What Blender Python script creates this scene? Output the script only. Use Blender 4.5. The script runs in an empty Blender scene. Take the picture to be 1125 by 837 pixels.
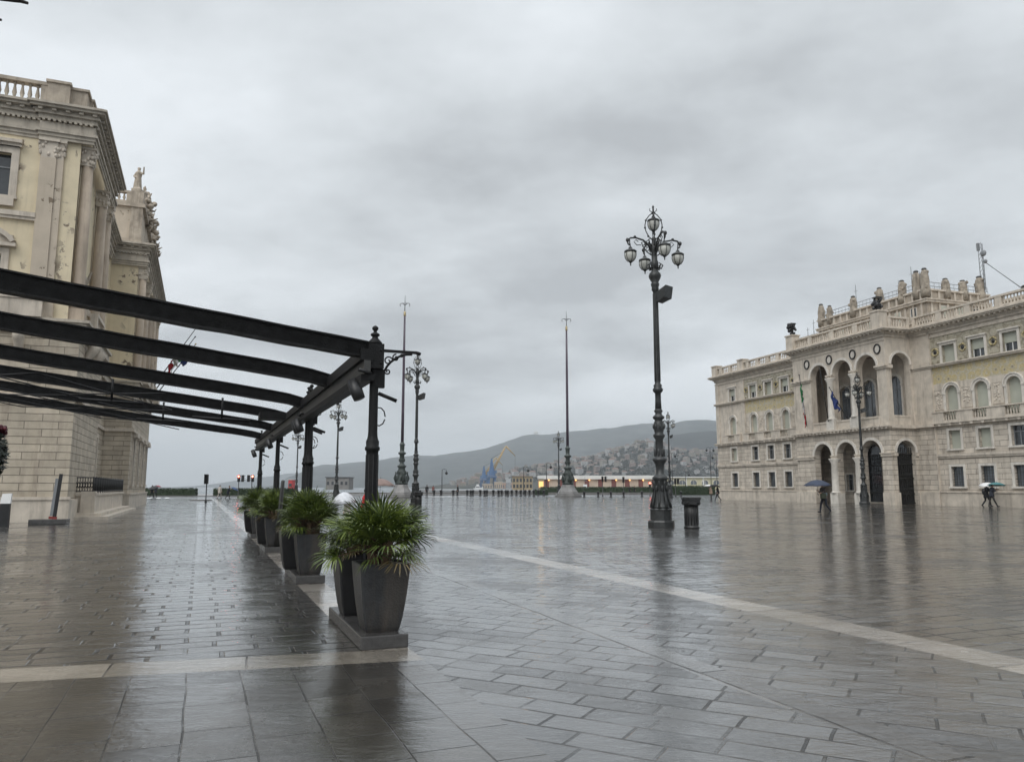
import bpy, math, random
from mathutils import Vector, Matrix, Euler
random.seed(7)
R=math.radians; PI=math.pi; sin=math.sin; cos=math.cos
scn=bpy.context.scene; col=scn.collection
# ------------------------------------------------------------------ camera model
F=842.0; HC=1.5; PITCH=math.atan((535-418.5)/F); cp,sp=cos(PITCH),sin(PITCH)
def ray(u,v):
    x=(u-562.5)/F; z=(418.5-v)/F
    return Vector((x,cp-z*sp,sp+z*cp))
def ground(u,v,z=0.0):
    r=ray(u,v); t=(z-HC)/r.z; return Vector((0,0,HC))+r*t
def at(u,v,Y):
    r=ray(u,v); return Vector((0,0,HC))+r*(Y/r.y)
def atd(u,Y,z=0.0):                       # ground point in column u of the horizon at depth Y
    return Vector(((u-562.5)/F*cp*Y,Y,z))
TH=R(21.946); AX=Vector((-sin(TH),cos(TH),0)); NX=Vector((cos(TH),sin(TH),0))   # axis of the square
def sq(a,b,z=0.0): return AX*a+NX*b+Vector((0,0,z))
# ------------------------------------------------------------------ helpers
def link(o,parent=None):
    col.objects.link(o)
    if parent is not None: o.parent=parent
    return o
def tag(o,label=None,cat=None,group=None,kind=None):
    if label: o['label']=label
    if cat: o['category']=cat
    if group: o['group']=group
    if kind: o['kind']=kind
    return o
def root(name,label,cat,loc=(0,0,0),rz=0,group=None,scale=1):
    o=bpy.data.objects.new(name,None); o.empty_display_size=.3; link(o)
    o.location=loc; o.rotation_euler=(0,0,rz); o.scale=(scale,)*3
    return tag(o,label,cat,group)
def dup(o,loc=None,rz=None,scale=None,label=None,parent=None):
    c=o.copy(); col.objects.link(c)
    if parent is not None: c.parent=parent
    if loc is not None: c.location=loc
    if rz is not None: c.rotation_euler=(0,0,rz)
    if scale is not None: c.scale=(scale,)*3
    if label: c['label']=label
    for ch in list(o.children): dup(ch,parent=c)
    return c
class MB:
    def __init__(s): s.v=[]; s.f=[]; s.m=[]; s.sm=[]
    def add(s,vs,fs,m=0,sm=False,M=None):
        b=len(s.v)
        for p in vs:
            p=Vector(p)
            s.v.append(M@p if M is not None else p)
        for f in fs:
            s.f.append([b+i for i in f]); s.m.append(m); s.sm.append(sm)
        return s
    def box(s,x0,x1,y0,y1,z0,z1,m=0,M=None):
        vs=[(x0,y0,z0),(x1,y0,z0),(x1,y1,z0),(x0,y1,z0),(x0,y0,z1),(x1,y0,z1),(x1,y1,z1),(x0,y1,z1)]
        return s.add(vs,[(0,3,2,1),(4,5,6,7),(0,1,5,4),(1,2,6,5),(2,3,7,6),(3,0,4,7)],m,False,M)
    def frustum(s,c,w0,d0,w1,d1,z0,z1,m=0,M=None):
        x,y=c; vs=[]
        for w,d,z in ((w0,d0,z0),(w1,d1,z1)):
            vs+=[(x-w/2,y-d/2,z),(x+w/2,y-d/2,z),(x+w/2,y+d/2,z),(x-w/2,y+d/2,z)]
        return s.add(vs,[(0,3,2,1),(4,5,6,7),(0,1,5,4),(1,2,6,5),(2,3,7,6),(3,0,4,7)],m,False,M)
    def lathe(s,prof,c=(0,0,0),n=12,m=0,sm=True,M=None,rot=0):
        vs=[];fs=[];k=len(prof)
        for r,z in prof:
            for i in range(n):
                t=2*PI*i/n+rot; vs.append((c[0]+r*cos(t),c[1]+r*sin(t),c[2]+z))
        for j in range(k-1):
            for i in range(n):
                i2=(i+1)%n; fs.append((j*n+i,j*n+i2,(j+1)*n+i2,(j+1)*n+i))
        fs.append(tuple(range(n-1,-1,-1))); fs.append(tuple((k-1)*n+i for i in range(n)))
        return s.add(vs,fs,m,sm,M)
    def tube(s,pts,rad,n=6,m=0,sm=True,M=None):
        pts=[Vector(p) for p in pts]; k=len(pts)
        if not isinstance(rad,(list,tuple)): rad=[rad]*k
        vs=[];fs=[]; up=None
        for i,p in enumerate(pts):
            t=(pts[min(i+1,k-1)]-pts[max(i-1,0)])
            if t.length<1e-9: t=Vector((0,0,1))
            t.normalize()
            if up is None:
                up=Vector((0,0,1)) if abs(t.z)<.9 else Vector((1,0,0))
            a=t.cross(up)
            if a.length<1e-6: a=t.cross(Vector((0,1,.3)))
            a.normalize(); b=a.cross(t).normalized(); up=b
            for q in range(n):
                w=2*PI*q/n; vs.append(p+(a*cos(w)+b*sin(w))*rad[i])
        for j in range(k-1):
            for i in range(n):
                i2=(i+1)%n; fs.append((j*n+i,j*n+i2,(j+1)*n+i2,(j+1)*n+i))
        fs.append(tuple(range(n-1,-1,-1))); fs.append(tuple((k-1)*n+i for i in range(n)))
        return s.add(vs,fs,m,sm,M)
    def ball(s,c,r,n=10,k=6,m=0,M=None):
        if not isinstance(r,(list,tuple)): r=(r,r,r)
        vs=[];fs=[]
        for j in range(1,k):
            a=PI*j/k
            for i in range(n):
                t=2*PI*i/n; vs.append((c[0]+r[0]*sin(a)*cos(t),c[1]+r[1]*sin(a)*sin(t),c[2]-r[2]*cos(a)))
        for j in range(k-2):
            for i in range(n):
                i2=(i+1)%n; fs.append((j*n+i,j*n+i2,(j+1)*n+i2,(j+1)*n+i))
        b=len(vs); vs+=[(c[0],c[1],c[2]-r[2]),(c[0],c[1],c[2]+r[2])]
        for i in range(n):
            fs.append((b,(i+1)%n,i)); fs.append((b+1,(k-2)*n+i,(k-2)*n+(i+1)%n))
        return s.add(vs,fs,m,True,M)
    def quad(s,a,b,c,d,m=0): return s.add([a,b,c,d],[(0,1,2,3)],m)
    def prism(s,poly,y0,y1,m=0,M=None):     # poly in (x,z), extruded along y
        n=len(poly); vs=[(x,y0,z) for x,z in poly]+[(x,y1,z) for x,z in poly]
        fs=[tuple(range(n)),tuple(range(2*n-1,n-1,-1))]
        for i in range(n):
            j=(i+1)%n; fs.append((i,i+n,j+n,j))
        return s.add(vs,fs,m,False,M)
    def mesh(s,name,mats):
        me=bpy.data.meshes.new(name)
        me.from_pydata([tuple(p) for p in s.v],[],s.f)
        for m in (mats if isinstance(mats,(list,tuple)) else [mats]): me.materials.append(m)
        me.polygons.foreach_set('material_index',s.m); me.polygons.foreach_set('use_smooth',s.sm)
        me.update(); return me
    def build(s,name,mats,parent=None,bevel=0,loc=None):
        o=bpy.data.objects.new(name,s.mesh(name,mats)); link(o,parent)
        if loc is not None: o.location=loc
        if bevel:
            b=o.modifiers.new('bevel','BEVEL'); b.width=bevel; b.segments=2; b.limit_method='ANGLE'
        return o
# ------------------------------------------------------------------ materials
def newmat(name):
    m=bpy.data.materials.new(name); m.use_nodes=True; nt=m.node_tree
    return m,nt,nt.nodes['Principled BSDF']
def N(nt,t,**kw):
    n=nt.nodes.new(t)
    for k,v in kw.items():
        if k in n.inputs: n.inputs[k].default_value=v
        else: setattr(n,k,v)
    return n
def L(nt,a,b): nt.links.new(a,b)
def math_(nt,op,a,b=None,clamp=False):
    n=nt.nodes.new('ShaderNodeMath'); n.operation=op; n.use_clamp=clamp
    for i,x in enumerate((a,b)):
        if x is None: continue
        if isinstance(x,(int,float)): n.inputs[i].default_value=x
        else: L(nt,x,n.inputs[i])
    return n.outputs[0]
def mixc(nt,fac,a,b,bt='MIX'):
    n=nt.nodes.new('ShaderNodeMix'); n.data_type='RGBA'; n.blend_type=bt
    for i,x in ((0,fac),(6,a),(7,b)):
        if isinstance(x,(int,float)): n.inputs[i].default_value=x
        elif isinstance(x,(tuple,list)): n.inputs[i].default_value=(*x[:3],1)
        else: L(nt,x,n.inputs[i])
    return n.outputs[2]
def noise(nt,vec,scale,detail=4,rough=.55):
    n=N(nt,'ShaderNodeTexNoise',Scale=scale,Detail=detail,Roughness=rough)
    if vec is not None: L(nt,vec,n.inputs['Vector'])
    return n.outputs['Fac']
def mrange(nt,x,a,b,c,d):
    n=nt.nodes.new('ShaderNodeMapRange'); L(nt,x,n.inputs[0])
    for i,q in enumerate((a,b,c,d)): n.inputs[i+1].default_value=q
    return n.outputs[0]
def bump(nt,h,strength,dist=.02,normal=None):
    n=N(nt,'ShaderNodeBump',Strength=strength,Distance=dist); L(nt,h,n.inputs['Height'])
    if normal is not None: L(nt,normal,n.inputs['Normal'])
    return n.outputs[0]
def objco(nt): return nt.nodes.new('ShaderNodeTexCoord').outputs['Object']
def dark(c,k): return tuple(x*k for x in c)
def mat(name,c,rough=.6,var=.25,scale=3.0,bmp=.0,bs=30,metal=0,spec=.5,dirt=0):
    m,nt,b=newmat(name); o=objco(nt)
    n=noise(nt,o,scale,5)
    f=mrange(nt,n,.3,.7,0,1)
    cc=mixc(nt,f,dark(c,1-var),dark(c,1+var))
    if dirt:
        mp=N(nt,'ShaderNodeMapping'); mp.inputs['Scale'].default_value=(1.2,1.2,.16); L(nt,o,mp.inputs['Vector'])
        d=mrange(nt,noise(nt,mp.outputs[0],2.2,6,.65),.5,.72,0,dirt)
        cc=mixc(nt,d,cc,dark((.16,.13,.1),.6))
    L(nt,cc,b.inputs['Base Color'])
    b.inputs['Roughness'].default_value=rough; b.inputs['Metallic'].default_value=metal; b.inputs['Specular IOR Level'].default_value=spec
    if bmp: L(nt,bump(nt,noise(nt,o,bs,4),bmp,.02),b.inputs['Normal'])
    return m
def emit(name,c,s):
    m,nt,b=newmat(name); n=mrange(nt,noise(nt,objco(nt),8,2),.3,.7,.85,1.0)
    L(nt,mixc(nt,n,dark(c,.8),c),b.inputs['Emission Color']); b.inputs['Emission Strength'].default_value=s
    b.inputs['Base Color'].default_value=(*c,1); return m
def facade_vec(nt):
    o=objco(nt); x=N(nt,'ShaderNodeSeparateXYZ'); L(nt,o,x.inputs[0])
    c=N(nt,'ShaderNodeCombineXYZ'); L(nt,math_(nt,'ADD',x.outputs[0],x.outputs[1]),c.inputs[0]); L(nt,x.outputs[2],c.inputs[1])
    return o,c.outputs[0],x
def rusticated(name,c,bw,bh,mortar,off=.5,vert=True):
    m,nt,b=newmat(name); o,v,x=facade_vec(nt)
    br=N(nt,'ShaderNodeTexBrick'); br.offset=off; L(nt,v,br.inputs['Vector'])
    for k,q in (('Scale',1),('Mortar Size',mortar),('Mortar Smooth',.25),('Bias',0),('Brick Width',bw),('Row Height',bh)): br.inputs[k].default_value=q
    br.inputs['Color1'].default_value=(*dark(c,.86),1); br.inputs['Color2'].default_value=(*dark(c,1.12),1); br.inputs['Mortar'].default_value=(*dark(c,.45),1)
    n=mrange(nt,noise(nt,o,1.3,6,.6),.3,.7,.78,1.15)
    g=N(nt,'ShaderNodeCombineXYZ')
    for i in range(3): L(nt,n,g.inputs[i])
    cc=mixc(nt,1.0,br.outputs['Color'],g.outputs[0],'MULTIPLY')
    mp=N(nt,'ShaderNodeMapping'); mp.inputs['Scale'].default_value=(1.3,1.3,.2); L(nt,o,mp.inputs['Vector'])
    d=mrange(nt,noise(nt,mp.outputs[0],1.6,6,.7),.5,.75,0,.55)
    cc=mixc(nt,d,cc,(.17,.13,.1))
    L(nt,cc,b.inputs['Base Color']); b.inputs['Roughness'].default_value=.8
    h=math_(nt,'ADD',math_(nt,'MULTIPLY',br.outputs['Fac'],-1.0),math_(nt,'MULTIPLY',noise(nt,o,14,4),.25))
    L(nt,bump(nt,h,.9,.06),b.inputs['Normal']); return m
def stucco(name,c):
    m,nt,b=newmat(name); o=objco(nt)
    n=mrange(nt,noise(nt,o,.9,6,.6),.3,.7,0,1)
    cc=mixc(nt,n,dark(c,.86),dark(c,1.08))
    big=mrange(nt,noise(nt,o,.42,2),.53,.60,0,1)
    sp_=mrange(nt,noise(nt,o,2.3,5,.6),.56,.58,0,1)
    pk=math_(nt,'MULTIPLY',big,sp_)
    edge=mrange(nt,noise(nt,o,2.3,5,.6),.545,.56,0,1)
    cc=mixc(nt,math_(nt,'MULTIPLY',math_(nt,'MULTIPLY',edge,big),.6),cc,(.62,.56,.46))
    cc=mixc(nt,pk,cc,(.2,.155,.11))
    mp=N(nt,'ShaderNodeMapping'); mp.inputs['Scale'].default_value=(2.2,2.2,.12); L(nt,o,mp.inputs['Vector'])
    cc=mixc(nt,mrange(nt,noise(nt,mp.outputs[0],2.0,6,.65),.52,.76,0,.28),cc,(.33,.27,.20))
    L(nt,cc,b.inputs['Base Color']); b.inputs['Roughness'].default_value=.85
    L(nt,bump(nt,math_(nt,'SUBTRACT',math_(nt,'MULTIPLY',noise(nt,o,18,4),.2),pk),.6,.03),b.inputs['Normal']); return m
def mosaic(name,c1,c2,c3,sc):
    m,nt,b=newmat(name); o,v,x=facade_vec(nt)
    vo=N(nt,'ShaderNodeTexVoronoi',Scale=sc); L(nt,v,vo.inputs['Vector'])
    v2=N(nt,'ShaderNodeTexVoronoi',Scale=sc*.17,Randomness=.35); L(nt,v,v2.inputs['Vector'])
    mo=math_(nt,'SINE',math_(nt,'MULTIPLY',v2.outputs['Distance'],13.0))
    fl=mrange(nt,mo,.2,.45,0,1)
    cc=mixc(nt,mrange(nt,vo.outputs['Distance'],.1,.6,0,1),c1,c2)
    cc=mixc(nt,math_(nt,'MULTIPLY',fl,.85),cc,c3)
    cc=mixc(nt,mrange(nt,v2.outputs['Distance'],.10,.16,.8,0),cc,(.14,.10,.06))
    cc=mixc(nt,mrange(nt,noise(nt,o,2.4,5,.6),.45,.62,0,.55),cc,(.40,.37,.30))
    cc=mixc(nt,mrange(nt,noise(nt,o,7,4),.4,.7,0,.4),cc,dark(c1,.45))
    L(nt,cc,b.inputs['Base Color']); b.inputs['Roughness'].default_value=.6
    L(nt,bump(nt,vo.outputs['Distance'],.3,.02),b.inputs['Normal']); return m
def paving(name,bw,bh,rot,c1,c2,mort=.012,moff=.5,tilt=.012,rr=(.02,.11),dist=.012):
    m,nt,b=newmat(name); o=objco(nt)
    wob=N(nt,'ShaderNodeTexNoise',Scale=.9,Detail=2.0); L(nt,o,wob.inputs['Vector'])
    ad=N(nt,'ShaderNodeVectorMath'); ad.operation='MULTIPLY_ADD'; L(nt,wob.outputs['Color'],ad.inputs[0]); ad.inputs[1].default_value=(dist*6,dist*6,0); L(nt,o,ad.inputs[2])
    mp=N(nt,'ShaderNodeMapping'); mp.inputs['Rotation'].default_value=(0,0,rot); L(nt,ad.outputs[0],mp.inputs['Vector'])
    br=N(nt,'ShaderNodeTexBrick'); br.offset=moff; br.offset_frequency=2; br.squash=.82; br.squash_frequency=3; L(nt,mp.outputs[0],br.inputs['Vector'])
    for k,q in (('Scale',1),('Mortar Size',mort),('Mortar Smooth',.35),('Bias',0),('Brick Width',bw),('Row Height',bh)): br.inputs[k].default_value=q
    br.inputs['Color1'].default_value=(0,0,0,1); br.inputs['Color2'].default_value=(1,1,1,1); br.inputs['Mortar'].default_value=(.5,.5,.5,1)
    rnd=br.outputs['Color']
    base=mixc(nt,rnd,dark(c1,.6),dark(c2,1.3))
    n1=noise(nt,o,2.5,7,.65); n2=noise(nt,o,.35,4,.55); n3=noise(nt,o,22,5,.7)
    base=mixc(nt,mrange(nt,n1,.35,.7,0,.65),base,dark(c1,.55))
    base=mixc(nt,mrange(nt,n3,.45,.75,0,.45),base,dark(c2,1.5))
    # broken joints: mortar fades here and there
    jf=math_(nt,'MULTIPLY',br.outputs['Fac'],mrange(nt,noise(nt,o,1.5,4),.40,.56,.22,1.0))
    base=mixc(nt,jf,base,(.012,.011,.010))
    L(nt,base,b.inputs['Base Color'])
    sep=N(nt,'ShaderNodeSeparateColor'); L(nt,rnd,sep.inputs[0])
    wet=mrange(nt,math_(nt,'ADD',math_(nt,'ADD',n2,math_(nt,'MULTIPLY',n1,.35)),math_(nt,'MULTIPLY',sep.outputs[0],.10)),.52,.72,0,1)
    L(nt,mrange(nt,wet,0,1,.42,.2),b.inputs['Roughness']); b.inputs['Specular IOR Level'].default_value=.5
    fine=mrange(nt,n3,.35,.6,.62,1.0)
    cw=math_(nt,'MULTIPLY',mrange(nt,wet,0,1,.72,1.0),math_(nt,'MAXIMUM',fine,wet))
    L(nt,math_(nt,'MULTIPLY',cw,math_(nt,'SUBTRACT',1.0,math_(nt,'MULTIPLY',jf,.95))),b.inputs['Coat Weight'])
    L(nt,mrange(nt,math_(nt,'ADD',math_(nt,'MULTIPLY',wet,.75),math_(nt,'MULTIPLY',n1,.4)),.15,1.0,rr[1],rr[0]),b.inputs['Coat Roughness'])
    b.inputs['Coat IOR'].default_value=1.72
    h=math_(nt,'ADD',math_(nt,'MULTIPLY',jf,-1.3),math_(nt,'MULTIPLY',n1,.5))
    h=math_(nt,'ADD',h,math_(nt,'MULTIPLY',n3,.18))
    nb=bump(nt,h,.8,.014)
    wn=N(nt,'ShaderNodeTexWhiteNoise'); wn.noise_dimensions='3D'; L(nt,rnd,wn.inputs['Vector'])
    s1=N(nt,'ShaderNodeVectorMath'); s1.operation='MULTIPLY_ADD'; L(nt,wn.outputs['Color'],s1.inputs[0]); s1.inputs[1].default_value=(2*tilt,2*tilt,0); s1.inputs[2].default_value=(-tilt,-tilt,0)
    s2=N(nt,'ShaderNodeVectorMath'); s2.operation='ADD'; L(nt,nb,s2.inputs[0]); L(nt,s1.outputs[0],s2.inputs[1])
    s3=N(nt,'ShaderNodeVectorMath'); s3.operation='NORMALIZE'; L(nt,s2.outputs[0],s3.inputs[0])
    L(nt,s3.outputs[0],b.inputs['Normal'])
    # water film: same joints, softer, with rain ripples
    mr=N(nt,'ShaderNodeMapping'); mr.inputs['Scale'].default_value=(.55,1.25,1); L(nt,o,mr.inputs['Vector']); rip=math_(nt,'ADD',noise(nt,mr.outputs[0],6,4,.6),math_(nt,'MULTIPLY',noise(nt,mr.outputs[0],1.6,3,.5),1.6))
    h2=math_(nt,'ADD',math_(nt,'MULTIPLY',jf,-1.0),math_(nt,'ADD',math_(nt,'MULTIPLY',rip,.75),math_(nt,'MULTIPLY',n3,.14)))
    nb2=bump(nt,h2,.65,.018)
    s4=N(nt,'ShaderNodeVectorMath'); s4.operation='ADD'; L(nt,nb2,s4.inputs[0]); L(nt,s1.outputs[0],s4.inputs[1])
    s5=N(nt,'ShaderNodeVectorMath'); s5.operation='NORMALIZE'; L(nt,s4.outputs[0],s5.inputs[0])
    L(nt,s5.outputs[0],b.inputs['Coat Normal'])
    return m
M={}
STONE=(.54,.48,.405); CREAM=(.66,.57,.405)
M['stone']=mat('pale_limestone',STONE,.8,.16,1.6,.25,20,dirt=.45)
M['stone_dark']=mat('weathered_limestone',(.40,.345,.28),.85,.25,2.2,.35,16,dirt=.6)
M['stone_white']=mat('white_stone_trim',(.62,.58,.52),.75,.12,2,.15,20,dirt=.35)
M['rust']=rusticated('rusticated_limestone',STONE,1.5,.42,.018)
M['rust_l']=rusticated('rusticated_blocks',(.47,.41,.325),1.25,.335,.016)
M['stucco']=stucco('peeling_cream_stucco',CREAM)
M['pilaster']=stucco('peeling_beige_stucco',(.50,.43,.345))
M['trim_l']=mat('grey_painted_cornice',(.44,.395,.33),.8,.15,1.2,.2,14,dirt=.5)
M['mos_gold']=mosaic('gold_mosaic',(.52,.40,.17),(.52,.44,.26),(.50,.46,.36),8)
M['mos_green']=mosaic('grey_green_mosaic',(.40,.355,.27),(.44,.40,.31),(.25,.22,.16),8)
M['mos_med']=mosaic('medallion_mosaic',(.50,.36,.10),(.5,.43,.24),(.16,.13,.07),14)
M['blind']=mat('pale_green_roller_blind',(.40,.41,.345),.7,.08,1.0,.1,40)
M['col_brown']=mat('brown_beige_column_stucco',(.42,.345,.27),.8,.14,1.2,.15,14,dirt=.45)
M['pinn']=mat('sooty_carved_limestone',(.30,.26,.21),.9,.35,3.0,.8,9,dirt=.75)
M['wood_dark']=mat('dark_brown_paint',(.02,.014,.012),.5,.3,5)
M['glass']=mat('dark_window_glass',(.035,.04,.045),.08,.3,2,0,spec=.8)
M['glass_blue']=mat('grey_window_glass',(.12,.135,.15),.12,.3,2,0,spec=.8)
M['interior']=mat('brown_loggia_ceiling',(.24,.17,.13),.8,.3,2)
M['iron']=mat('black_wrought_iron',(.014,.014,.014),.45,.4,8,.15,40)
M['castiron']=mat('dark_painted_cast_iron',(.035,.037,.037),.4,.35,6,.25,40,metal=.2)
M['castiron_g']=mat('greenish_cast_iron',(.045,.055,.05),.42,.35,6,.25,30,metal=.2)
M['mast']=mat('purple_grey_mast_paint',(.055,.035,.055),.4,.3,1.5)
M['lampglass']=mat('frosted_lamp_glass',(.50,.50,.46),.25,.15,6)
M['gold']=mat('gilded_metal',(.45,.36,.2),.4,.2,8,metal=.6)
M['bronze']=mat('dark_bronze',(.03,.03,.032),.45,.4,6,.4,20,metal=.3)
M['pergola']=mat('black_painted_steel',(.007,.007,.0075),.55,.5,5,.25,50,spec=.25)
M['fabric']=mat('black_awning_fabric',(.007,.0072,.0075),.8,.6,9,.5,60,spec=.15)
M['rail']=mat('grey_painted_rail',(.045,.045,.043),.45,.3,3,.1)
M['pot']=mat('dark_slate_grey_pot',(.028,.029,.031),.3,.35,7,.35,45,dirt=.7)
M['pot_black']=mat('black_pot',(.017,.017,.018),.4,.3,7,.2,45)
M['slab']=mat('wet_grey_granite_slab',(.055,.053,.052),.22,.25,9,.2,60)
M['trunk']=mat('fibrous_palm_trunk',(.085,.055,.032),.9,.4,12,.6,40)
M['soil']=mat('dark_soil',(.02,.016,.012),.95,.4,14,.6,30)
M['black']=mat('black_plastic',(.012,.012,.013),.45,.3,6,.1)
M['asphalt']=mat('wet_asphalt',(.05,.05,.052),.25,.3,5,.2,60)
M['white']=mat('white_paint',(.72,.72,.71),.5,.06,3)
M['grey']=mat('grey_metal',(.2,.21,.22),.45,.2,4)
M['skin']=mat('skin',(.45,.28,.21),.6,.08,8)
M['hair']=mat('dark_hair',(.02,.015,.012),.6,.3,30,.3,60)
M['amber']=emit('amber_lamp_glow',(1,.5,.16),3)
M['red_e']=emit('red_signal_glow',(1,.09,.05),30)
M['warm']=emit('warm_lit_interior',(.85,.55,.32),.06)
def leafmat(name,c1,c2):
    m,nt,b=newmat(name); o=objco(nt); g=N(nt,'ShaderNodeNewGeometry')
    f=mrange(nt,g.outputs['Random Per Island'],0,1,0,1)
    cc=mixc(nt,f,c1,c2); cc=mixc(nt,mrange(nt,noise(nt,o,9,4),.4,.7,0,.5),cc,dark(c1,.55))
    L(nt,cc,b.inputs['Base Color']); b.inputs['Roughness'].default_value=.42; b.inputs['Specular IOR Level'].default_value=.5
    return m
M['palm']=leafmat('palm_leaf_green',(.020,.042,.007),(.15,.195,.034))
M['palm_dry']=leafmat('dry_palm_leaf',(.07,.055,.025),(.17,.13,.06))
M['hedge']=leafmat('clipped_hedge_green',(.012,.026,.010),(.035,.06,.02))
M['basket']=leafmat('dark_trailing_leaves',(.006,.012,.007),(.016,.026,.013))
M['flower']=leafmat('dark_red_petals',(.06,.006,.012),(.14,.012,.025))
M['wood_far']=leafmat('far_tree_green',(.016,.022,.018),(.035,.04,.03))
# ------------------------------------------------------------------ camera, world, sun
cam=bpy.data.cameras.new('camera'); co=bpy.data.objects.new('camera',cam); col.objects.link(co)
co.location=(0,0,HC); co.rotation_euler=(PI/2+PITCH,0,0)
cam.sensor_fit='HORIZONTAL'; cam.sensor_width=36; cam.lens=F/1125*36; cam.clip_start=.05; cam.clip_end=60000
scn.camera=co
w=bpy.data.worlds.new('World'); scn.world=w; w.use_nodes=True; nt=w.node_tree; bg=nt.nodes['Background']
SUN_EL,SUN_AZ=R(48),R(205)       # azimuth measured clockwise from +Y
sky=N(nt,'ShaderNodeTexSky'); sky.sky_type='NISHITA'; sky.sun_disc=False; sky.sun_elevation=SUN_EL; sky.sun_rotation=SUN_AZ
tc=N(nt,'ShaderNodeTexCoord').outputs['Generated']; sx=N(nt,'ShaderNodeSeparateXYZ'); L(nt,tc,sx.inputs[0])
zc=math_(nt,'ADD',math_(nt,'MAXIMUM',sx.outputs[2],0.0),.22)
pv=N(nt,'ShaderNodeCombineXYZ'); L(nt,math_(nt,'DIVIDE',sx.outputs[0],zc),pv.inputs[0]); L(nt,math_(nt,'DIVIDE',sx.outputs[1],zc),pv.inputs[1])
mpw=N(nt,'ShaderNodeMapping'); mpw.inputs['Location'].default_value=(-9.7,-5.1,0); mpw.inputs['Rotation'].default_value=(0,0,.5); mpw.inputs['Scale'].default_value=(.8,1.0,1); L(nt,pv.outputs[0],mpw.inputs['Vector'])
c1=noise(nt,mpw.outputs[0],.55,7,.5); c2=noise(nt,mpw.outputs[0],1.9,7,.58)
cl=math_(nt,'ADD',math_(nt,'MULTIPLY',c1,.65),math_(nt,'MULTIPLY',c2,.35))
cr=N(nt,'ShaderNodeValToRGB'); L(nt,cl,cr.inputs[0]); e=cr.color_ramp.elements
e[0].position=.405; e[0].color=(5.0,5.27,5.52,1); e[1].position=.575; e[1].color=(8.9,9.35,9.75,1)
k=e.new(.485); k.color=(7.0,7.4,7.7,1)
elev=mrange(nt,sx.outputs[2],.60,1.0,1.0,2.7)      # the overcast zenith is brighter than its rim
el2=N(nt,'ShaderNodeCombineXYZ')
for i in range(3): L(nt,elev,el2.inputs[i])
clouds=mixc(nt,1.0,cr.outputs[0],el2.outputs[0],'MULTIPLY')
hz=mrange(nt,sx.outputs[2],0.0,.16,.7,0.0)
clouds=mixc(nt,hz,clouds,(7.0,7.4,7.75))
L(nt,mixc(nt,.97,sky.outputs[0],clouds),bg.inputs['Color']); bg.inputs['Strength'].default_value=.1
sl=bpy.data.lights.new('sun','SUN'); sl.energy=1.5; sl.angle=R(40); sl.color=(1,.97,.92)
so=bpy.data.objects.new('sun',sl); col.objects.link(so)
sd=Vector((sin(SUN_AZ)*cos(SUN_EL),cos(SUN_AZ)*cos(SUN_EL),sin(SUN_EL))); so.rotation_euler=sd.to_track_quat('Z','Y').to_euler()
so.location=(0,-20,60)
vs=scn.view_settings; vs.view_transform='Standard'; vs.look='None'; vs.gamma=1; vs.exposure=0; vs.use_curve_mapping=False
scn.cycles.use_denoising=True; scn.cycles.denoiser='OPENIMAGEDENOISE'; scn.cycles.denoising_input_passes='RGB_ALBEDO_NORMAL'; scn.cycles.denoising_prefilter='ACCURATE'; scn.cycles.use_adaptive_sampling=False; scn.cycles.max_bounces=6; scn.cycles.volume_bounces=0; scn.cycles.sample_clamp_indirect=3.0
#@SPLIT
# ================================================================== SETTING
P_ROW=paving('wet_stone_rows',.62,.27,-TH,(.031,.029,.026),(.054,.050,.045),mort=.024,tilt=.026)
P_SLAB=paving('wet_stone_slabs',.60,.405,-TH-PI/2,(.026,.023,.019),(.046,.041,.034),mort=.007,tilt=.012,rr=(.018,.10),dist=.007)
P_DIAG=paving('wet_stone_diagonal',.56,.275,R(28),(.033,.032,.030),(.056,.054,.050),mort=.013,tilt=.016,rr=(.012,.08),dist=.016)
P_RUN=paving('wet_runnel_stone',2.2,.30,-TH-PI/2,(.06,.056,.05),(.08,.075,.068),mort=.014,tilt=.010)
P_PALE=paving('pale_stone_band',1.05,5.0,-TH-PI/2,(.30,.27,.235),(.36,.325,.285),mort=.010,tilt=.010,rr=(.07,.24))
P_PALE2=paving('pale_stone_cross_band',1.1,5.0,-R(18),(.24,.21,.17),(.30,.265,.22),mort=.010,tilt=.010,rr=(.07,.24))
def sheet(name,pts,m,z=0.0,kind='structure'):
    b=MB(); b.add([p+Vector((0,0,z)) for p in pts],[tuple(range(len(pts)))])
    o=b.build(name,m); return tag(o,kind=kind)
def reg(name,a0,a1,b0,b1,m,z=0): return sheet(name,[sq(a0,b0),sq(a0,b1),sq(a1,b1),sq(a1,b0)],m,z)
BA=1.47; BB=1.90; RA=3.80; RB=4.12; SA=6.27; SB=6.80; AE=112.0
# the square: rows of stone left and right, diagonal stone between the two pale bands, bigger slabs in front
q1=sq(0,-9.0); 
aL=lambda b: (7.36 if False else 0)
# cross band between (b=-40 .. 1.9); slightly oblique to the axis
def crossband(b,k):           # depth along the axis of the band's near (k=0) and far (k=1) edge
    return (6.79 if k==0 else 7.30)+(b-1.82)*(-.142)
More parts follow.
